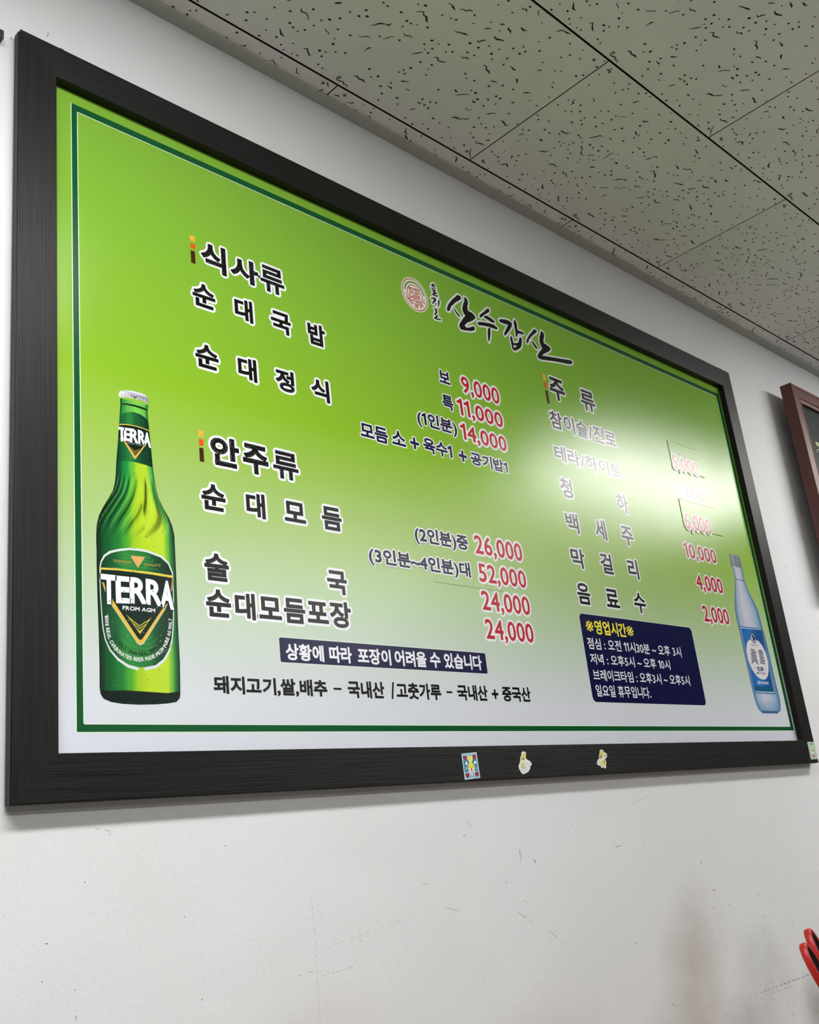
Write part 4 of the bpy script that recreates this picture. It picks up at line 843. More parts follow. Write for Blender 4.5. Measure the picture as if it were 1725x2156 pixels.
MARKS2 = [(0.712, 1.1884, 0.0235, 0.0006, -0.506), (0.728, 1.1787, 0.0139, 0.0003, -0.611), (0.7723, 1.1568, 0.0263, 0.0006, -0.58), (0.7251, 1.2662, 0.0137, 0.0012, -1.647), (0.726, 1.259, 0.0183, 0.0005, -2.073), (0.7551, 1.2537, 0.0076, 0.0016, -1.059), (0.9599, 1.2579, 0.0196, 0.0008, 0.066), (1.216, 1.1684, 0.0119, 0.0012, -0.228), (0.6167, 1.2972, 0.0053, 0.001, 0.841), (0.6301, 1.3111, 0.0147, 0.0004, -0.678), (0.8521, 1.2971, 0.0034, 0.001, -1.832), (0.6887, 1.2317, 0.0076, 0.0006, -0.684), (0.7238, 1.2045, 0.01, 0.0005, -0.684), (1.127, 1.1087, 0.0058, 0.001, -1.935), (0.5779, 1.2111, 0.0314, 0.0004, -0.292), (0.5351, 1.2457, 0.0175, 0.0003, -0.13), (1.0436, 1.3236, 0.0707, 0.0003, 0.197), (1.0308, 1.2548, 0.0381, 0.0003, 0.833), (1.0357, 1.0235, 0.0146, 0.001, -0.628), (1.399, 0.9469, 0.0066, 0.0014, -0.637), (1.3621, 1.1101, 0.0082, 0.001, -1.374), (1.4664, 1.0877, 0.0107, 0.001, -0.196), (1.2586, 1.1126, 0.0037, 0.001, -1.042), (0.1056, 1.3369, 0.0017, 0.001, -0.956), (0.1026, 1.338, 0.0021, 0.0005, -0.279), (0.1069, 1.3339, 0.0011, 0.001, -1.083), (0.094, 1.3394, 0.0063, 0.0003, -0.279), (0.0797, 1.2916, 0.0018, 0.001, -0.603), (0.0417, 1.2426, 0.003, 0.001, -0.406), (0.188, 1.2481, 0.0018, 0.001, -0.954), (0.2419, 1.3126, 0.0021, 0.001, -0.561), (0.07, 1.1762, 0.0048, 0.0007, -1.484), (0.2042, 1.169, 0.0022, 0.001, -0.778), (0.4197, 1.1948, 0.0047, 0.0005, -0.822), (0.0373, 1.2111, 0.0016, 0.001, -1.569), (0.069, 1.1995, 0.0012, 0.001, -1.58), (1.8756, 1.8529, 0.0059, 0.0012, -1.66), (1.8765, 1.8258, 0.008, 0.001, 0.119), (1.7925, 1.7979, 0.0147, 0.001, -2.174), (1.7976, 1.7751, 0.0044, 0.001, -1.538), (1.8047, 1.7681, 0.0042, 0.001, -0.446), (1.8371, 2.256, 0.0089, 0.001, 0.318), (0.0433, 2.2812, 0.0038, 0.0012, -1.064), (0.042, 2.2772, 0.0051, 0.001, 1.201), (-0.0034, 2.2468, 0.0039, 0.0012, -1.412)]
MARKT = [(1.9401, 1.9818), (1.9605, 1.9863), (1.9644, 1.9491), (1.9421, 1.9408)]
PLQ = [[(0.0815, 0.3751), (0.0873, 0.3767), (0.0944, 0.3748), (0.1053, 0.3778), (0.1159, 0.3839), (0.1223, 0.3775), (0.1012, 0.3661), (0.0885, 0.3639), (0.0833, 0.3663)], [(0.0795, 0.3532), (0.0893, 0.3564), (0.0965, 0.3575), (0.0955, 0.3557), (0.0844, 0.3533), (0.0785, 0.3454), (0.0753, 0.3455)]]
SCM = Matrix([[0.93882, -0.23277, -0.25384, 0.95589], [0.28996, 0.93191, 0.21786, -0.26755], [0.18584, -0.27813, 0.94239, 1.08225], [0.0, 0.0, 0.0, 1.0]])
HOLD = (1.0045, -0.3094, 0.045)
TIPZ = 0.8796

# group the characters of one line into one lettering part
def same_line(a, b): return a[1] == b[1] and abs(a[3]-b[3]) < 6 and b[2] > a[2] and b[2]-a[4] < 170 and a[1] not in ('hours','hourstitle')
lines = []
for t in TEXT: lines.append([t])
LABCOL = {'head': 'black heading letters with white outline', 'head2': 'black heading letters with white outline', 'item': 'black dish name with white outline',
          'item2': 'black drink name with white outline', 'navy': 'navy blue note with white outline', 'red': 'red price with white outline', 'red2': 'red price with white outline',
          'bannertext': 'white letters on the navy strip', 'origin': 'plain black line of text', 'hourstitle': 'yellow heading on the navy box', 'hours': 'white opening hours on the navy box'}
red_patch = []
for ln in lines:
    st = ln[0][1]; d = STY[st]
    b = 2 if st in ('bannertext', 'hourstitle', 'hours', 'hourstar') else 0
    yy = YS
    if st == 'red2' and (abs(ln[0][3]-589.1) < 1 or abs(ln[0][3]-461.6) < 1): yy = YS-0.00122
    if ln[0][0] in ('(2인분)중', '26,000', '(3인분~4인분)대', '52,000'): yy = YS-0.00052
    ink = Ink(b)
    for k, (s, _, x0, y0, x1, y1) in enumerate(ln):
        if s in ('–',): y0, y1 = (y0+y1)/2-1.3, (y0+y1)/2+1.3
        if s == '+' and st == 'origin': y0 += 3.5; y1 -= 5
        ink.text(s, (x0, y0, x1, y1), d['col'], bold=min(d['bold'], 0.4 if s == '–' else 9), halo=d.get('halo', 0), rough=d.get('rough', 0), seed=k+7)
    ink.build('lettering', sheet, yy, label=LABCOL[LABMORE.get(st, st)])

# green double rule round the sheet
ink = Ink(); dg = (12,84,44)
O, I = (70.5, 67.2, 1637.0, 823.2), (77.5, 74.6, 1625.5, 813.8)
for a in ((O[0],O[1],O[2],I[1]), (O[0],I[3],O[2],O[3]), (O[0],I[1],I[0],I[3]), (I[2],I[1],O[2],I[3])):
    ink.tri([(a[0],a[1]),(a[2],a[1]),(a[2],a[3]),(a[0],a[3])], [(0,1,2),(0,2,3)], dg, 0)
e_ = 1.0
for a in ((I[0],I[1],I[2],I[1]+e_), (I[0],I[3]-e_,I[2],I[3]), (I[0],I[1],I[0]+e_,I[3]), (I[2]-e_,I[1],I[2],I[3]),
          (O[0]-e_,O[1]-e_,O[2]+e_,O[1]), (O[0]-e_,O[1],O[0],O[3])):
    ink.tri([(a[0],a[1]),(a[2],a[1]),(a[2],a[3]),(a[0],a[3])], [(0,1,2),(0,2,3)], (222,236,214), 1)
ink.build('border_rule', sheet, YS, label='dark green ruled border')
# navy strip and navy box
def rrect(x0, y0, x1, y1, r, n=6):
    p = []
    for cx, cy, a in ((x1-r, y1-r, 0), (x0+r, y1-r, 90), (x0+r, y0+r, 180), (x1-r, y0+r, 270)):
        for k in range(n+1):
            t = math.radians(a+90*k/n); p.append((cx+r*math.cos(t), cy+r*math.sin(t)))
    return p
def bbox(ps): return min(p[0] for p in ps), min(p[1] for p in ps), max(p[0] for p in ps), max(p[1] for p in ps)
for nm, r, lb in (('banner', 2.5, 'navy blue strip'), ('hours', 9, 'navy blue opening-hours box with rounded corners')):
    q = P[nm]; x0 = (q[0][0]+q[3][0])/2; x1 = (q[1][0]+q[2][0])/2; y1 = (q[0][1]+q[1][1])/2; y0 = (q[2][1]+q[3][1])/2
    ink = Ink(); ink.poly(rrect(x0-.9, y0-.9, x1+.9, y1+.9, r+.9), (226,236,226), 0); ink.poly(rrect(x0, y0, x1, y1, r), (18,20,66), 1)
    ink.build('notice_panel', sheet, YS, label=lb)
for k in range(3):
    ink = Ink()
    for (a, b), c in zip(P['bars%d' % k], ((246,178,62), (226,84,40), (66,34,18))):
        ink.tri([(a[0], b[1]), (b[0]-0.3, b[1]), (b[0]-0.3, a[1]), (a[0], a[1])], [(0,1,2),(0,2,3)], c, 0)
    ink.build('heading_marker', sheet, YS, label='small bar in yellow, orange and brown')
# brush-lettered shop name
def brush(shapes, holes, halo, name, label):
    ink = Ink(); loops = [(p, 1) for p in shapes]
    v, f = union(capsules(loops, halo) + shapes); ink.tri(v, f, (226,230,234), 0)
    for p in shapes: ink.poly(p, BLACK, 1)
    for p in holes: ink.poly(p, (226,230,234), 2)
    return ink.build(name, sheet, YS, label=label)
brush(P['title'], P['titlehole'], 3.3, 'lettering', 'large black brush lettering with white outline')
brush(P['vertical'], P['verticalhole'], 2.7, 'lettering', 'small black brush letters one under another')
# seal
def circ(c, r, n=48): return [(c[0]+r*math.cos(2*math.pi*k/n), c[1]+r*math.sin(2*math.pi*k/n)) for k in range(n)]
ink = Ink(); c0, ext = P['seal']; rs = 30.2; sw = (232,226,214); sr = (150,34,46)
ci = ((P['sealin'][0][0]+P['sealin'][1][0])/2, (P['sealin'][2][1]+P['sealin'][3][1])/2)
def ring(c, r0, r1, col, layer, a0=0, a1=360, n=64):
    vs = []; fs = []
    m = max(3, int(n*(a1-a0)/360))
    for k in range(m+1):
        t = math.radians(a0+(a1-a0)*k/m); vs += [(c[0]+r0*math.cos(t), c[1]+r0*math.sin(t)), (c[0]+r1*math.cos(t), c[1]+r1*math.sin(t))]
    for k in range(m): fs.append((2*k, 2*k+1, 2*k+3, 2*k+2))
    ink.tri(vs, fs, col, layer)
ink.poly(circ(c0, rs), sw, 0); ring(c0, rs-3.4, rs-2.0, sr, 1)
ring(c0, 20.6, 23.6, (92,150,52), 1, 12, 172)
ring(c0, 16.2, 17.4, sr, 1)
for s_ in P['sealstrokes']:
    ink.stroke([(c0[0]+(p[0]-ci[0])*0.93, c0[1]+(p[1]-ci[1])*0.93) for p in s_], 1.25, (170,36,44), 2)
arc = '(이북부터 대를 함께 온)'
for k, ch in enumerate(arc):
    if ch == ' ': continue
    a = math.radians(192 + (348-192)*k/(len(arc)-1)); r0 = 18.4
    c_, s_ = math.cos(a), math.sin(a); ux, uy = -s_, c_
    hw = 1.55 if ch not in '()' else .5; hh = 5.0
    base = (c0[0]+c_*r0, c0[1]+s_*r0)
    bl = (base[0]+c_*hh-ux*hw, base[1]+s_*hh-uy*hw); br = (base[0]+c_*hh+ux*hw, base[1]+s_*hh+uy*hw)
    tl = (base[0]-ux*hw, base[1]-uy*hw); tr = (base[0]+ux*hw, base[1]+uy*hw)
    ink.text(ch, (0,0,1,1), (176,34,40), bold=0.22, layer=1, warp=(tl, tr, br, bl))
ink.build('seal_emblem', sheet, YS, label='round white seal with red ring and red letters')

# --- printed pictures of bottles
def interp(tab, x):
    if x <= tab[0][0]: return tab[0][1]
    for (a, ca), (b, cb) in zip(tab[:-1], tab[1:]):
        if x <= b:
            t = (x-a)/(b-a); t = t*t*(3-2*t) if isinstance(ca, tuple) else t
            return tuple(p+(q-p)*t for p, q in zip(ca, cb)) if isinstance(ca, tuple) else ca+(cb-ca)*t
    return tab[-1][1]
def side(tab):      # outline points -> x as a function of height
    t = sorted([(p[1], p[0]) for p in tab]); return lambda y: interp(t, y)
def sstep(a, b, x):
    t = max(0, min(1, (x-a)/(b-a))); return t*t*(3-2*t)
def picture(Lp, Rp, y0, y1, dy, nx, colfn, ink, layer):
    fl_, fr_ = side(Lp), side(Rp); rows = int((y1-y0)/dy)+1; vs, cs, fs = [], [], []
    for j in range(rows+1):
        y = y0+(y1-y0)*j/rows; a, b = fl_(y), fr_(y)
        for i in range(nx+1):
            t = i/nx; vs.append((a+(b-a)*t, y)); cs.append(rgba(colfn(t, y)))
    for j in range(rows):
        for i in range(nx):
            k = j*(nx+1)+i; fs.append((k, k+1, k+nx+2, k+nx+1))
    ink.tri(vs, fs, cs, layer)
ink = Ink()
bl, br = P['beerL'], P['beerR']
ytop = max(p[1] for p in bl); ybot = min(p[1] for p in bl)
BODY = [(0,(4,26,14)),(.03,(6,50,26)),(.1,(10,84,40)),(.25,(26,118,48)),(.36,(70,160,48)),(.48,(160,202,34)),(.6,(182,214,40)),(.84,(184,216,46)),(.90,(104,178,58)),(.95,(30,110,50)),(.985,(8,60,34)),(1,(4,30,18))]
NECK = [(0,(2,34,22)),(.06,(8,78,44)),(.25,(30,140,66)),(.42,(92,184,58)),(.55,(170,208,44)),(.8,(176,210,52)),(.9,(96,186,76)),(1,(26,104,56))]
TOP = [(0,(8,60,34)),(.1,(50,140,66)),(.3,(96,178,78)),(.6,(120,200,80)),(.85,(100,186,76)),(1,(24,96,48))]
H = ytop-ybot
def beercol(t, y):
    f = (y-ybot)/H
    c = interp(BODY, t)
    k = sstep(.62, .72, f); c2 = interp(NECK, t); c = tuple(a+(b-a)*k for a, b in zip(c, c2))
    k = sstep(.86, .92, f); c3 = interp(TOP, t); c = tuple(a+(b-a)*k for a, b in zip(c, c3))
    # twisted flutes on the shoulder
    w_ = sstep(.50, .60, f)*(1-sstep(.70, .745, f))
    if w_ > 0:
        s_ = (.745-f)/.22
        ph = t + .30*s_**1.5*(0.55+.9*math.sin(math.pi*min(1, t*1.05))) - (0.10*s_ if t > .6 else 0)
        g = math.sin(2*math.pi*(7.5*ph + .6*math.sin(5*ph)))
        g2 = math.sin(2*math.pi*(15*ph+.3*s_))
        dk = max(0, g)**2; lt = max(0, -g)**5
        amp = w_*(0.95 if t < .45 or t > .62 else .55)
        c = tuple(a*(1-.78*amp*dk*(0.6+0.4*max(0, g2))) for a in c)
        c = tuple(a+(b-a)*amp*lt*.45 for a, b in zip(c, (196,232,110)))
    return c
picture(bl, br, ybot, ytop, 1.0, 72, beercol, ink, 0)
ink.poly(P['beerbase'], (6,28,20), 1)
ink.poly(P['lip'], (8,40,20), 1)
capx = [p[0] for p in P['cap']]
def capcol(p):
    t = (p[0]-min(capx))/(max(capx)-min(capx)); return rgba(interp([(0,(232,232,240)),(.2,(190,186,214)),(.4,(236,236,244)),(.6,(214,216,226)),(.8,(150,152,160)),(.93,(216,218,224)),(1,(120,122,126))], t))
ink.poly(P['cap'], [capcol(p) for p in P['cap']], 2)
cx_, cy_ = sum(capx)/len(capx), sum(p[1] for p in P['cap'])/len(P['cap'])
ink.poly([(cx_-6, cy_+4.5), (cx_+1, cy_+.5), (cx_+6, cy_+3.5), (cx_+1.5, cy_-1.5)], (20,60,50), 3)
for k in range(9):
    x = min(capx)+4+k*(max(capx)-min(capx)-7)/8; i_ = interp(sorted([(p[0], p[1]) for p in P['cap'][7:]]), x)
    ink.stroke([(x, i_+0.8), (x-0.2, i_+4.2)], 0.9, (128,126,148), 3)
nl = P['necklabel']; xa, xb = bbox(nl)[0], bbox(nl)[2]
def band_col(p, a, b, tab): return rgba(interp(tab, (p[0]-a)/(b-a)))
def fillgrad(pts, tab, layer, step=3.0):
    """fills an outline with a left-to-right colour ramp"""
    x0, y0, x1, y1 = bbox(pts); polys = [pts]; vs = [Vector(p) for p in pts]; n = len(pts)
    edges = []; fs = [list(range(n))]
    x = x0+step
    while x < x1-.1:
        b = len(vs); vs += [Vector((x, y0-1)), Vector((x, y1+1))]; edges.append((b, b+1)); x += step
    if sarea(pts) < 0: fs = [fs[0][::-1]]
    ov, oe, of, _, _, oof = delaunay_2d_cdt(vs, edges, fs, 1, 1e-5)
    v = [(q.x, q.y) for q in ov]
    ink.tri(v, [tuple(f) for f, s_ in zip(of, oof) if s_], [band_col(p, x0, x1, tab) for p in v], layer)
fillgrad(nl, [(0,(10,52,32)),(.2,(20,92,50)),(.4,(40,128,62)),(.55,(26,88,48)),(.8,(14,60,38)),(1,(10,40,28))], 1)
for k in range(6):
    y = interp([(0, P['necklabel'][3][1]-3), (1, P['necklabel'][3][1]-20)], k/5)
    ink.stroke([(xa+6, y-1.5), ((xa+xb)/2, y), (xb-9, y-5.5)], 0.5, (44,130,60), 2)
ink.poly(P['neckblack'], (8,32,26), 3); ink.poly(P['neckgold'], (206,180,74), 4)
ink.poly(P['neckV'], (214,176,88), 4); ink.poly(P['neckchev'], (120,98,40), 4)
for ch, q in zip('TERRA', P['neckT']): ink.text(ch, (0,0,1,1), WHITE, bold=.75, layer=4, warp=q)
ink.text('FROM AGM', (0,0,1,1), (120,140,130), bold=.08, layer=4, warp=P['necksmall'])
ink.poly(P['label'], (214,222,226), 1)
fillgrad(P['labelin'], [(0,(12,56,34)),(.15,(18,84,44)),(.35,(44,132,58)),(.6,(40,120,54)),(.8,(16,66,38)),(1,(8,36,26))], 2)
li = bbox(P['labelin'])
for k in range(7):
    y = li[3]-6-k*4.1; hw = 17+3.0*k if k < 4 else 29+k*.6
    ink.stroke([((li[0]+li[2])/2-min(hw, 31), y), ((li[0]+li[2])/2+min(hw, 30), y-.4)], 0.5, (66,154,74), 3)
# black triangle over the lower label with rings round its tip
tip = P['labelV'][4]
for k in range(5):
    r = 9+4.5*k
    ink.stroke([(tip[0]+r*1.5*math.cos(math.radians(a)), tip[1]+8+r*math.sin(math.radians(a))) for a in range(205, 336, 13)], 0.5, (70,150,84), 3)
ink.poly(P['labelblack'], (7,34,26), 4); ink.poly(P['labelgold'], (224,200,80), 5)
ink.poly(P['labelgoldL'], (196,166,74), 5); ink.poly(P['labelgoldR'], (170,140,70), 5)
ink.poly([(p[0], p[1]-1.2) for p in P['labelV']], (196,206,190), 5); ink.poly(P['labelV'], (222,184,72), 6)
for q in P['labelchev']: ink.poly(q, (198,186,72), 5)
for q in P['labelchevdark']: ink.poly(q, (20,44,26), 6)
ink.poly(P['labeltri'], (222,168,98), 4)
for ch, q in zip('TERRA', P['labelT']): ink.text(ch, (0,0,1,1), WHITE, bold=1.2, halo=1.2, hcol=(5,24,20), layer=6, warp=q)
for s_, q, c, b_ in zip(('PREMIUM', 'QUALITY', 'FROM AGM'), P['labeltxt'], ((150,140,66), (150,140,66), (226,230,232)), (.15,.15,.22)): ink.text(s_, (0,0,1,1), c, bold=b_, layer=5, warp=q)
def along(path, s):
    L = [math.hypot(b[0]-a[0], b[1]-a[1]) for a, b in zip(path[:-1], path[1:])]; d = s*sum(L)
    for (a, b), l in zip(zip(path[:-1], path[1:]), L):
        if d <= l: t = d/l; return (a[0]+(b[0]-a[0])*t, a[1]+(b[1]-a[1])*t), math.atan2(b[1]-a[1], b[0]-a[0])
        d -= l
    a, b = path[-2:]; return b, math.atan2(b[1]-a[1], b[0]-a[0])
def arctext(txt, path, h, col, bold, layer):
    adv = [0.5 if c == ' ' else 1.0 for c in txt]; tot = sum(adv); d = 0
    pl = sum(math.hypot(b[0]-a[0], b[1]-a[1]) for a, b in zip(path[:-1], path[1:])); uw = pl/tot
    for ch, ad in zip(txt, adv):
        if ch != ' ':
            (x, y), a = along(path, (d+ad/2)/tot); hw = uw*0.4*ad; nx_, ny_ = -math.sin(a), math.cos(a); tx_, ty_ = math.cos(a), math.sin(a)
            q = [(x-tx_*hw+nx_*h/2, y-ty_*hw+ny_*h/2), (x+tx_*hw+nx_*h/2, y+ty_*hw+ny_*h/2), (x+tx_*hw-nx_*h/2, y+ty_*hw-ny_*h/2), (x-tx_*hw-nx_*h/2, y-ty_*hw-ny_*h/2)]
            ink.text(ch, (0,0,1,1), col, bold=bold, layer=layer, warp=q)
        d += ad
arctext('100% REAL CARBONATED BEER MADE FROM PURE AG MALT', P['arc'], 3.9, (224,230,228), .16, 6)
arctext('AG MALT 100% REAL BEER 100%', P['arc2'], 3.6, (14,60,34), .2, 4)
rn = random.Random(3)
fL, fR = side(bl), side(br)
for k in range(90):
    y = rn.uniform(ybot+16, ytop-30); t = rn.uniform(.12, .92); x = fL(y)+(fR(y)-fL(y))*t; r = rn.uniform(.35, .9)
    ink.poly(circ((x, y), r, 7), (20,90,34), 8); ink.poly(circ((x+r*.3, y-r*.3), r*.5, 6), (190,226,120), 9)
ink.build('bottle_picture', sheet, YS, label='printed picture of a green beer bottle with silver cap')
# soju bottle
ink = Ink()
sl, sr_ = P['sojuL'], P['sojuR']; sb = min(p[1] for p in sl); stp = max(p[1] for p in sl); capz = P['sojucapz']
def sojucol(t, y):
    e = min(t, 1-t)
    c = interp([(0,(64,108,150)),(.05,(112,150,186)),(.14,(170,186,208)),(.4,(204,206,222)),(.62,(190,198,216)),(.84,(150,178,206)),(.95,(96,140,184)),(1,(52,96,140))], t)
    f = (y-sb)/(stp-sb)
    if f < .09: k = 1-f/.09; c = tuple(a+(b-a)*k*.7 for a, b in zip(c, (84,138,186)))
    if f < .015: c = (60,104,146)
    if abs(y-capz[2]) < 0.9: c = (92,108,126)
    if y > capz[1]: c = tuple(a*.93 for a in interp([(0,(96,104,116)),(.25,(176,182,192)),(.5,(120,128,140)),(.8,(150,158,170)),(1,(88,96,108))], (t+.12*math.sin(y*1.3)) % 1.0))
    return c
picture(sl, sr_, sb, stp, 0.9, 30, sojucol, ink, 0)
ink.poly(P['sojulabel'], (44,84,134), 1); ink.poly(P['sojuwhite'], (170,204,232), 2)
fillgrad(P['sojublue'], [(0,(44,110,184)),(.4,(48,118,192)),(.75,(36,84,150)),(1,(40,84,140))], 3)
ink.poly(P['sojudark'], (28,92,134), 4); ink.poly(P['sojuoval'], (226,224,232), 4)
ink.poly(P['sojuring'], (56,66,118), 5); ink.poly(P['sojuringin'], (206,210,222), 6); ink.poly(P['toad'], (44,46,84), 7)
for s_, q, c, b_ in zip(('眞', '露', '진로', 'JINRO SOJU', 'ZERO SUGAR', 'SINCE 1924'), P['sojutxt'], ((104,110,118), (104,110,118), (46,46,86), (56,56,90), (206,220,238), (90,90,110)), (.45,.35,.45,.16,.3,.06)):
    ink.text(s_, (0,0,1,1), c, bold=b_, layer=5, warp=q)
for q in P['sojuline']: ink.stroke(q, .6, (110,150,186), 5)
ink.build('bottle_picture', sheet, YS, label='printed picture of a pale blue soju bottle with blue label')

# correction patches laid over the prices
for k, q in enumerate(P['patch']):
    x0 = (q[0][0]+q[3][0])/2; x1 = (q[1][0]+q[2][0])/2; y1 = (q[0][1]+q[1][1])/2; y0 = (q[2][1]+q[3][1])/2
    th = 0.0012 if k < 2 else 0.0005; r = 1.5; cw = 1.4 if k < 2 else 1.0
    pts = rrect(x0, y0, x1, y1, r, 3); n = len(pts)
    v = [(p[0]/1000, -th, p[1]/1000) for p in [( (x0+x1)/2+(p[0]-(x0+x1)/2)*(1-2*cw/(x1-x0)), (y0+y1)/2+(p[1]-(y0+y1)/2)*(1-2*cw/(y1-y0))) for p in pts]]+[(p[0]/1000, -0.00001, p[1]/1000) for p in pts]
    f = [tuple(range(n))]+[(i, n+i, n+(i+1) % n, (i+1) % n) for i in range(n)]
    o = mesh_obj('price_patch', v, f, M_PRINT, sheet, loc=(0, YS, 0))
    o['label'] = ['clear green patch under the topmost red price on the right', 'clear green patch under the third red price on the right', 'large clear film patch above and behind the middle prices'][k]

# ------------------------------------------------------------------ stickers on the frame
def sticker(key, order, label, base=None):
    ink = Ink(); pts = P[key]
    for i, (nm, col) in enumerate(order): ink.poly(pts[nm], col, i)
    # thin body under the printed face
    o = ink.build('sticker', board, -0.00015, mat=M_STICK, label=label)
    b0 = pts[order[0][0]]
    me = o.data; bm = bmesh.new(); bm.from_mesh(me)
    n = len(b0); cl = bm.loops.layers.float_color.get('ink')
    a = [bm.verts.new((p[0]/1000, -0.00004, p[1]/1000)) for p in b0]; c = [bm.verts.new((p[0]/1000, 0.00012, p[1]/1000)) for p in b0]
    for i in range(n):
        j = (i+1) % n; q = bm.faces.new((a[i], a[j], c[j], c[i]))
        for l in q.loops: l[cl] = rgba(order[0][1])
    bm.normal_update(); bm.to_mesh(me); bm.free()
sticker('st1', [('card',(186,224,236)),('inner',(140,192,214)),('mid',(74,134,176)),('h1',(150,36,60)),('h2',(160,40,62)),('h3',(160,34,56)),('h4',(164,38,60)),
                ('p1',(236,236,232)),('p2',(236,236,232)),('b',(190,206,214)),('ear1',(244,236,110)),('ear2',(244,236,110)),('head',(242,232,90)),('muz',(246,236,214)),
                ('nose',(20,20,18)),('e1',(120,110,30)),('e2',(120,110,30)),('o1',(240,244,244)),('o2',(240,244,244)),('x1',(190,226,240)),('x2',(190,226,240))], 'pale blue card sticker with four red hearts and a yellow rabbit')
sticker('st2', [('white',(238,240,240)),('inner',(222,230,232)),('ears',(226,208,96)),('muz',(240,238,236)),('eye1',(60,56,8)),('eye2',(60,56,8)),('body',(230,222,150)),('stripe',(120,106,30)),('stripe2',(140,126,40)),('feet',(214,206,150))], 'white die-cut sticker of a small yellow rabbit on a cloud')
sticker('st3', [('white',(236,236,226)),('ears',(222,206,100)),('eye1',(56,40,8)),('eye2',(56,48,6)),('muz',(228,236,210)),('body',(234,222,90)),('arm',(176,128,90)),('acorn',(206,206,140)),('blue',(190,206,222))], 'white die-cut sticker of a standing yellow rabbit in a yellow dress')
sticker('st4', [('card',(178,206,190)),('dark',(70,130,104)),('head',(226,210,150)),('blob',(238,224,220)),('red',(200,120,84)),('eye',(96,86,40))], 'pale green card sticker at the lower right corner of the frame')

# ------------------------------------------------------------------ red-brown framed plaque on the right
PX0, PY, PZ1 = 2.1849*S, -0.0445*S, 1.0245*S
PWd, PHt, PR = 0.62*S*1.0, 0.58*S, 0.0500*S
PX1, PZb = PX0+PWd, PZ1-PHt
plaque = empty('framed_plaque', (PX0, PY, Z0+PZb), 'red-brown wooden frame round a dark plaque at the right edge', 'framed plaque')
PD = 0.0325*S
PR2 = [(0, PD), (0, 0.0012), (0.0012, 0.0), (0.0075, 0.0), (0.0085, 0.0008), (PR-0.012, 0.0008), (PR-0.010, 0.0026), (PR-0.006, 0.0030), (PR-0.0045, 0.0018), (PR, 0.0022), (PR, PD)]
def rail2(length, rot, loc):
    n = len(PR2); V = [(d if e == 0 else length-d, y, d) for e in (0, 1) for d, y in PR2]
    F = [(i, i+1, n+i+1, n+i) for i in range(n-1)]+[(n-1, 0, n, 2*n-1), tuple(range(n))[::-1], tuple(range(n, 2*n))]
    o = mesh_obj('frame_rail', V, F, M_BROWN, plaque); o.rotation_euler = (0, rot, 0); o.location = loc
rail2(PWd, 0, (0, 0, 0)); rail2(PWd, math.pi, (PWd, 0, PHt)); rail2(PHt, math.pi/2, (0, 0, PHt)); rail2(PHt, -math.pi/2, (PWd, 0, 0))
for hx_ in (0.15, PWd-0.19): box('wall_spacer', (hx_, PD-0.001, PHt-0.09), (hx_+0.04, YWALL-PY-0.0002, PHt-0.05), M_BROWN, plaque)
pp = box('plaque_plate', (PR-0.003, 0.0075, PR-0.003), (PWd-PR+0.003, 0.0095, PHt-PR+0.003), M_PLAQUE, plaque)
M_GILT = simple('faded_gilt', (150,156,108), 0.5)
for i, pts in enumerate(PLQ):
    n = len(pts); v = [(p[0], 0.0072, p[1]) for p in pts]+[(p[0], 0.0076, p[1]) for p in pts]
    t = tessellate_polygon([[Vector((p[0], p[1], 0)) for p in pts]])
    f = [tuple(x) if sarea([pts[k] for k in x]) > 0 else tuple(x)[::-1] for x in t]+[(k, n+k, n+(k+1) % n, (k+1) % n) for k in range(n)]
    mesh_obj('gilt_ornament', v, f, M_GILT, plaque)

# ------------------------------------------------------------------ banner at the far left
M_BLACKP = simple('black_plastic', (40,48,50), 0.4); M_SHEETW = simple('white_banner_cloth', (214,216,220), 0.5)
ban = empty('hanging_banner', W(-0.2, 0.0, 0.9), 'end of a black hanging rod with a white sheet below it', 'banner')
bx_ = -0.2*S; ban.location = (bx_, YWALL, Z0+0.99*S)
def lb(x, y, z): return (x-bx_, y-YWALL, z-(Z0+0.99*S))
a_ = lb(-0.9*S, YWALL-0.0105, Z0+0.9790*S); b_ = lb(-0.0178*S, YWALL-0.0005, Z0+0.9925*S)
bevel_box('hanging_rod', a_, b_, M_BLACKP, 0.001, ban)
a_ = lb(-0.88*S, YWALL-0.0030, Z0+0.15*S); b_ = lb(-0.0205*S, YWALL-0.0010, Z0+0.9789*S)
box('white_sheet', a_, b_, M_SHEETW, ban)

# ------------------------------------------------------------------ marks on the wall
M_MARK = simple('grey_scuff', (150,150,146), 0.7)
M_MARK2 = simple('dark_scratch', (96,94,90), 0.7)
M_TAPE = simple('old_tape_residue', (206,202,184), 0.6)
def quad_mark(V, F, x, z, L, wd, a):
    b = len(V); c, s = math.cos(a), math.sin(a)
    pts = [(-L/2, 0), (-L/4, -wd/2), (L/4, -wd/2*.8), (L/2, 0), (L/4, wd/2), (-L/4, wd/2*.7)]
    for p in pts: V.append((x+p[0]*c-p[1]*s, YWALL-0.00012, z+p[0]*s+p[1]*c))
    F.append(tuple(range(b, b+6)))
rn = random.Random(21)
for nm, lst, mt in (('light_scuffs', MARKS1, M_MARK), ('dark_scratches', MARKS2, M_MARK2)):
    V, F = [], []
    for (x, z, L, wd, a) in lst: quad_mark(V, F, x, z, L, wd, a)
    o = mesh_obj(nm, V, F, mt, wall); o['kind'] = 'stuff'
tp = MARKT
mesh_obj('tape_residue', [(p[0], YWALL-0.00012, p[1]) for p in tp], [tuple(range(len(tp)))], M_TAPE, wall)

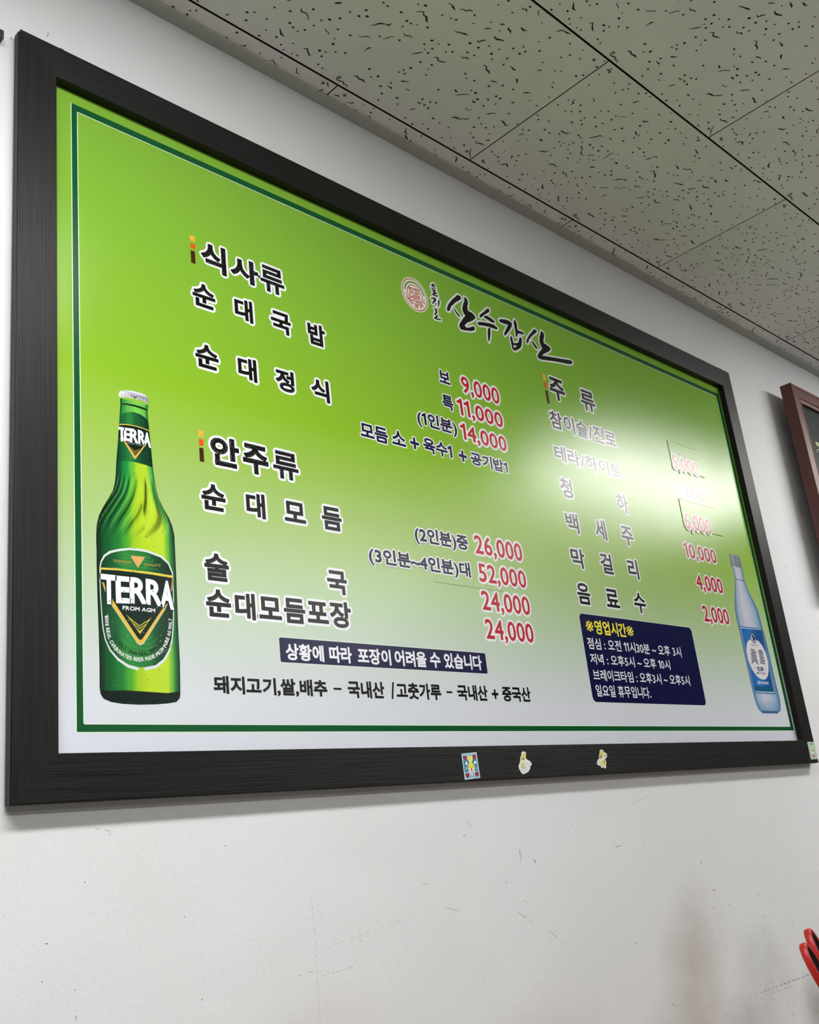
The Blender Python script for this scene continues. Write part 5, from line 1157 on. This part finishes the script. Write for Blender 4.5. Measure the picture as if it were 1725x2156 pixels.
# ------------------------------------------------------------------ scissors in a holder on the table below
M_RED = simple('red_plastic_handle', (178,30,28), 0.38); M_RUB = simple('black_rubber_liner', (12,12,12), 0.5)
M_STEEL = simple('brushed_steel', (170,170,168), 0.28, metal=1.0)
def tube_band(path, wid, thick, closed=True):
    """band swept along a closed 2-D path: wid = depth across the plane, thick = in-plane"""
    V, F = [], []; n = len(path)
    prof = []
    for k in range(10):
        a = 2*math.pi*k/10; ca, sa = math.cos(a), math.sin(a)
        prof.append((math.copysign(abs(ca)**.6, ca)*thick/2, math.copysign(abs(sa)**.6, sa)*wid/2))
    m = len(prof)
    for i in range(n):
        p, c, q = path[i-1], path[i], path[(i+1) % n]; t = Vector((q[0]-p[0], q[1]-p[1])).normalized(); nn = Vector((t.y, -t.x))
        for (u, v) in prof: V.append((c[0]+nn.x*u, v, c[1]+nn.y*u))
    for i in range(n):
        for k in range(m):
            a, b = i*m+k, i*m+(k+1) % m; c, d = ((i+1) % n)*m+(k+1) % m, ((i+1) % n)*m+k; F.append((a, b, c, d))
    return V, F
def loop_path(cx, cz, rx, rz, tilt, n=36):
    out = []
    for k in range(n):
        a = 2*math.pi*k/n; x = rx*math.cos(a)*(1+0.16*math.sin(a)); z = rz*math.sin(a)
        out.append((cx+x*math.cos(tilt)-z*math.sin(tilt), cz+x*math.sin(tilt)+z*math.cos(tilt)))
    return out
sc = empty('kitchen_scissors', (0,0,0), 'red-handled kitchen scissors with black-lined finger loops, handles up', 'scissors')
for sgn in (-1, 1):
    p = loop_path(sgn*0.026, 0.0, 0.0178, 0.042, -sgn*0.10)
    V, F = tube_band(p, 0.0095, 0.0060); h = mesh_obj('handle', V, F, M_RED, sc, smooth=True)
    p2 = loop_path(sgn*0.026, 0.0, 0.0143, 0.0385, -sgn*0.10)
    V, F = tube_band(p2, 0.0086, 0.0026); mesh_obj('grip_liner', V, F, M_RUB, h, smooth=True)
    # shank from loop to pivot, then the blade
    x0 = sgn*0.020
    shank = [(x0-0.005, -0.038), (x0+0.005, -0.038), (-sgn*0.001+0.0055, -0.078), (-sgn*0.001-0.0055, -0.078)]
    V = [(x, y, z) for y in (-0.0035+0.0015*sgn, 0.0035+0.0015*sgn) for x, z in shank]
    F = [(3,2,1,0),(4,5,6,7),(0,1,5,4),(1,2,6,5),(2,3,7,6),(3,0,4,7)]
    mesh_obj('handle_shank', V, F, M_RED, sc)
    y0, y1 = (0.0002, 0.0022) if sgn > 0 else (-0.0022, -0.0002)
    bl_ = [(-sgn*0.009, -0.070), (sgn*0.007, -0.070), (sgn*0.003, -0.120), (-sgn*0.001, -0.215), (-sgn*0.009, -0.130)]
    n = 5; V = [(x, y, z) for y in (y0, y1) for x, z in bl_]
    F = [tuple(range(n))[::-1], tuple(range(n, 2*n))]+[(i, (i+1) % n, n+(i+1) % n, n+i) for i in range(n)]
    mesh_obj('blade', V, F, M_STEEL, sc)
bm = bmesh.new(); bmesh.ops.create_cone(bm, cap_ends=True, segments=20, radius1=0.005, radius2=0.0045, depth=0.009)
bmesh.ops.rotate(bm, verts=bm.verts, matrix=Matrix.Rotation(math.pi/2, 3, 'X')); bmesh.ops.translate(bm, verts=bm.verts, vec=(0, 0, -0.086))
me = bpy.data.meshes.new('pivot_screw'); bm.to_mesh(me); bm.free(); me.materials.append(M_STEEL); link(bpy.data.objects.new('pivot_screw', me), sc)
# steel opener tab beside the near handle
V, F = box_geo(-0.0505, -0.001, -0.022, -0.0440, 0.003, -0.004)
mesh_obj('opener_tab', V, F, M_STEEL, sc)
sc.matrix_world = SCM

# table under the board, with a holder for the scissors
TZ = 0.735
tb = empty('dining_table', (1.0, -0.36, 0), 'brown laminate table pushed against the wall under the menu board', 'table')
bevel_box('table_top', (-0.55, -0.33, TZ-0.028), (0.65, 0.355, TZ), M_TABLE, 0.003, tb)
for sx_ in (-0.5, 0.6):
    for sy_ in (-0.29, 0.31): bevel_box('leg', (sx_-0.02, sy_-0.02, 0), (sx_+0.02, sy_+0.02, TZ-0.028), M_BLACKP, 0.002, tb)
HX, HY, HZ = HOLD
BOXZ = TIPZ-0.004-TZ
bxo = empty('cutlery_box', (HX, HY, TZ), 'dark wooden cutlery box standing on the table under the steel cup', 'box')
bevel_box('box_body', (-0.11, -0.07, 0), (0.13, 0.07, BOXZ-0.012), M_BROWN, 0.002, bxo); bevel_box('lid', (-0.112, -0.072, BOXZ-0.0115), (0.132, 0.072, BOXZ), M_BROWN, 0.002, bxo)
hd = empty('utensil_holder', (HX, HY, TZ+BOXZ), 'steel utensil cup holding the red-handled scissors', 'holder')
def cylwall(name, r, h, t, mat, parent, n=32):
    V, F = [], []
    for (rr, z) in ((r, 0), (r, h), (r-t, h), (r-t, t)):
        for k in range(n):
            a = 2*math.pi*k/n; V.append((rr*math.cos(a), rr*math.sin(a), z))
    for j in range(3):
        for k in range(n):
            F.append((j*n+k, j*n+(k+1) % n, (j+1)*n+(k+1) % n, (j+1)*n+k))
    F.append(tuple(range(n))[::-1]); F.append(tuple(range(3*n, 4*n)))
    return mesh_obj(name, V, F, mat, parent, smooth=False)
cylwall('holder_cup', 0.06, HZ, 0.0015, M_STEEL, hd)
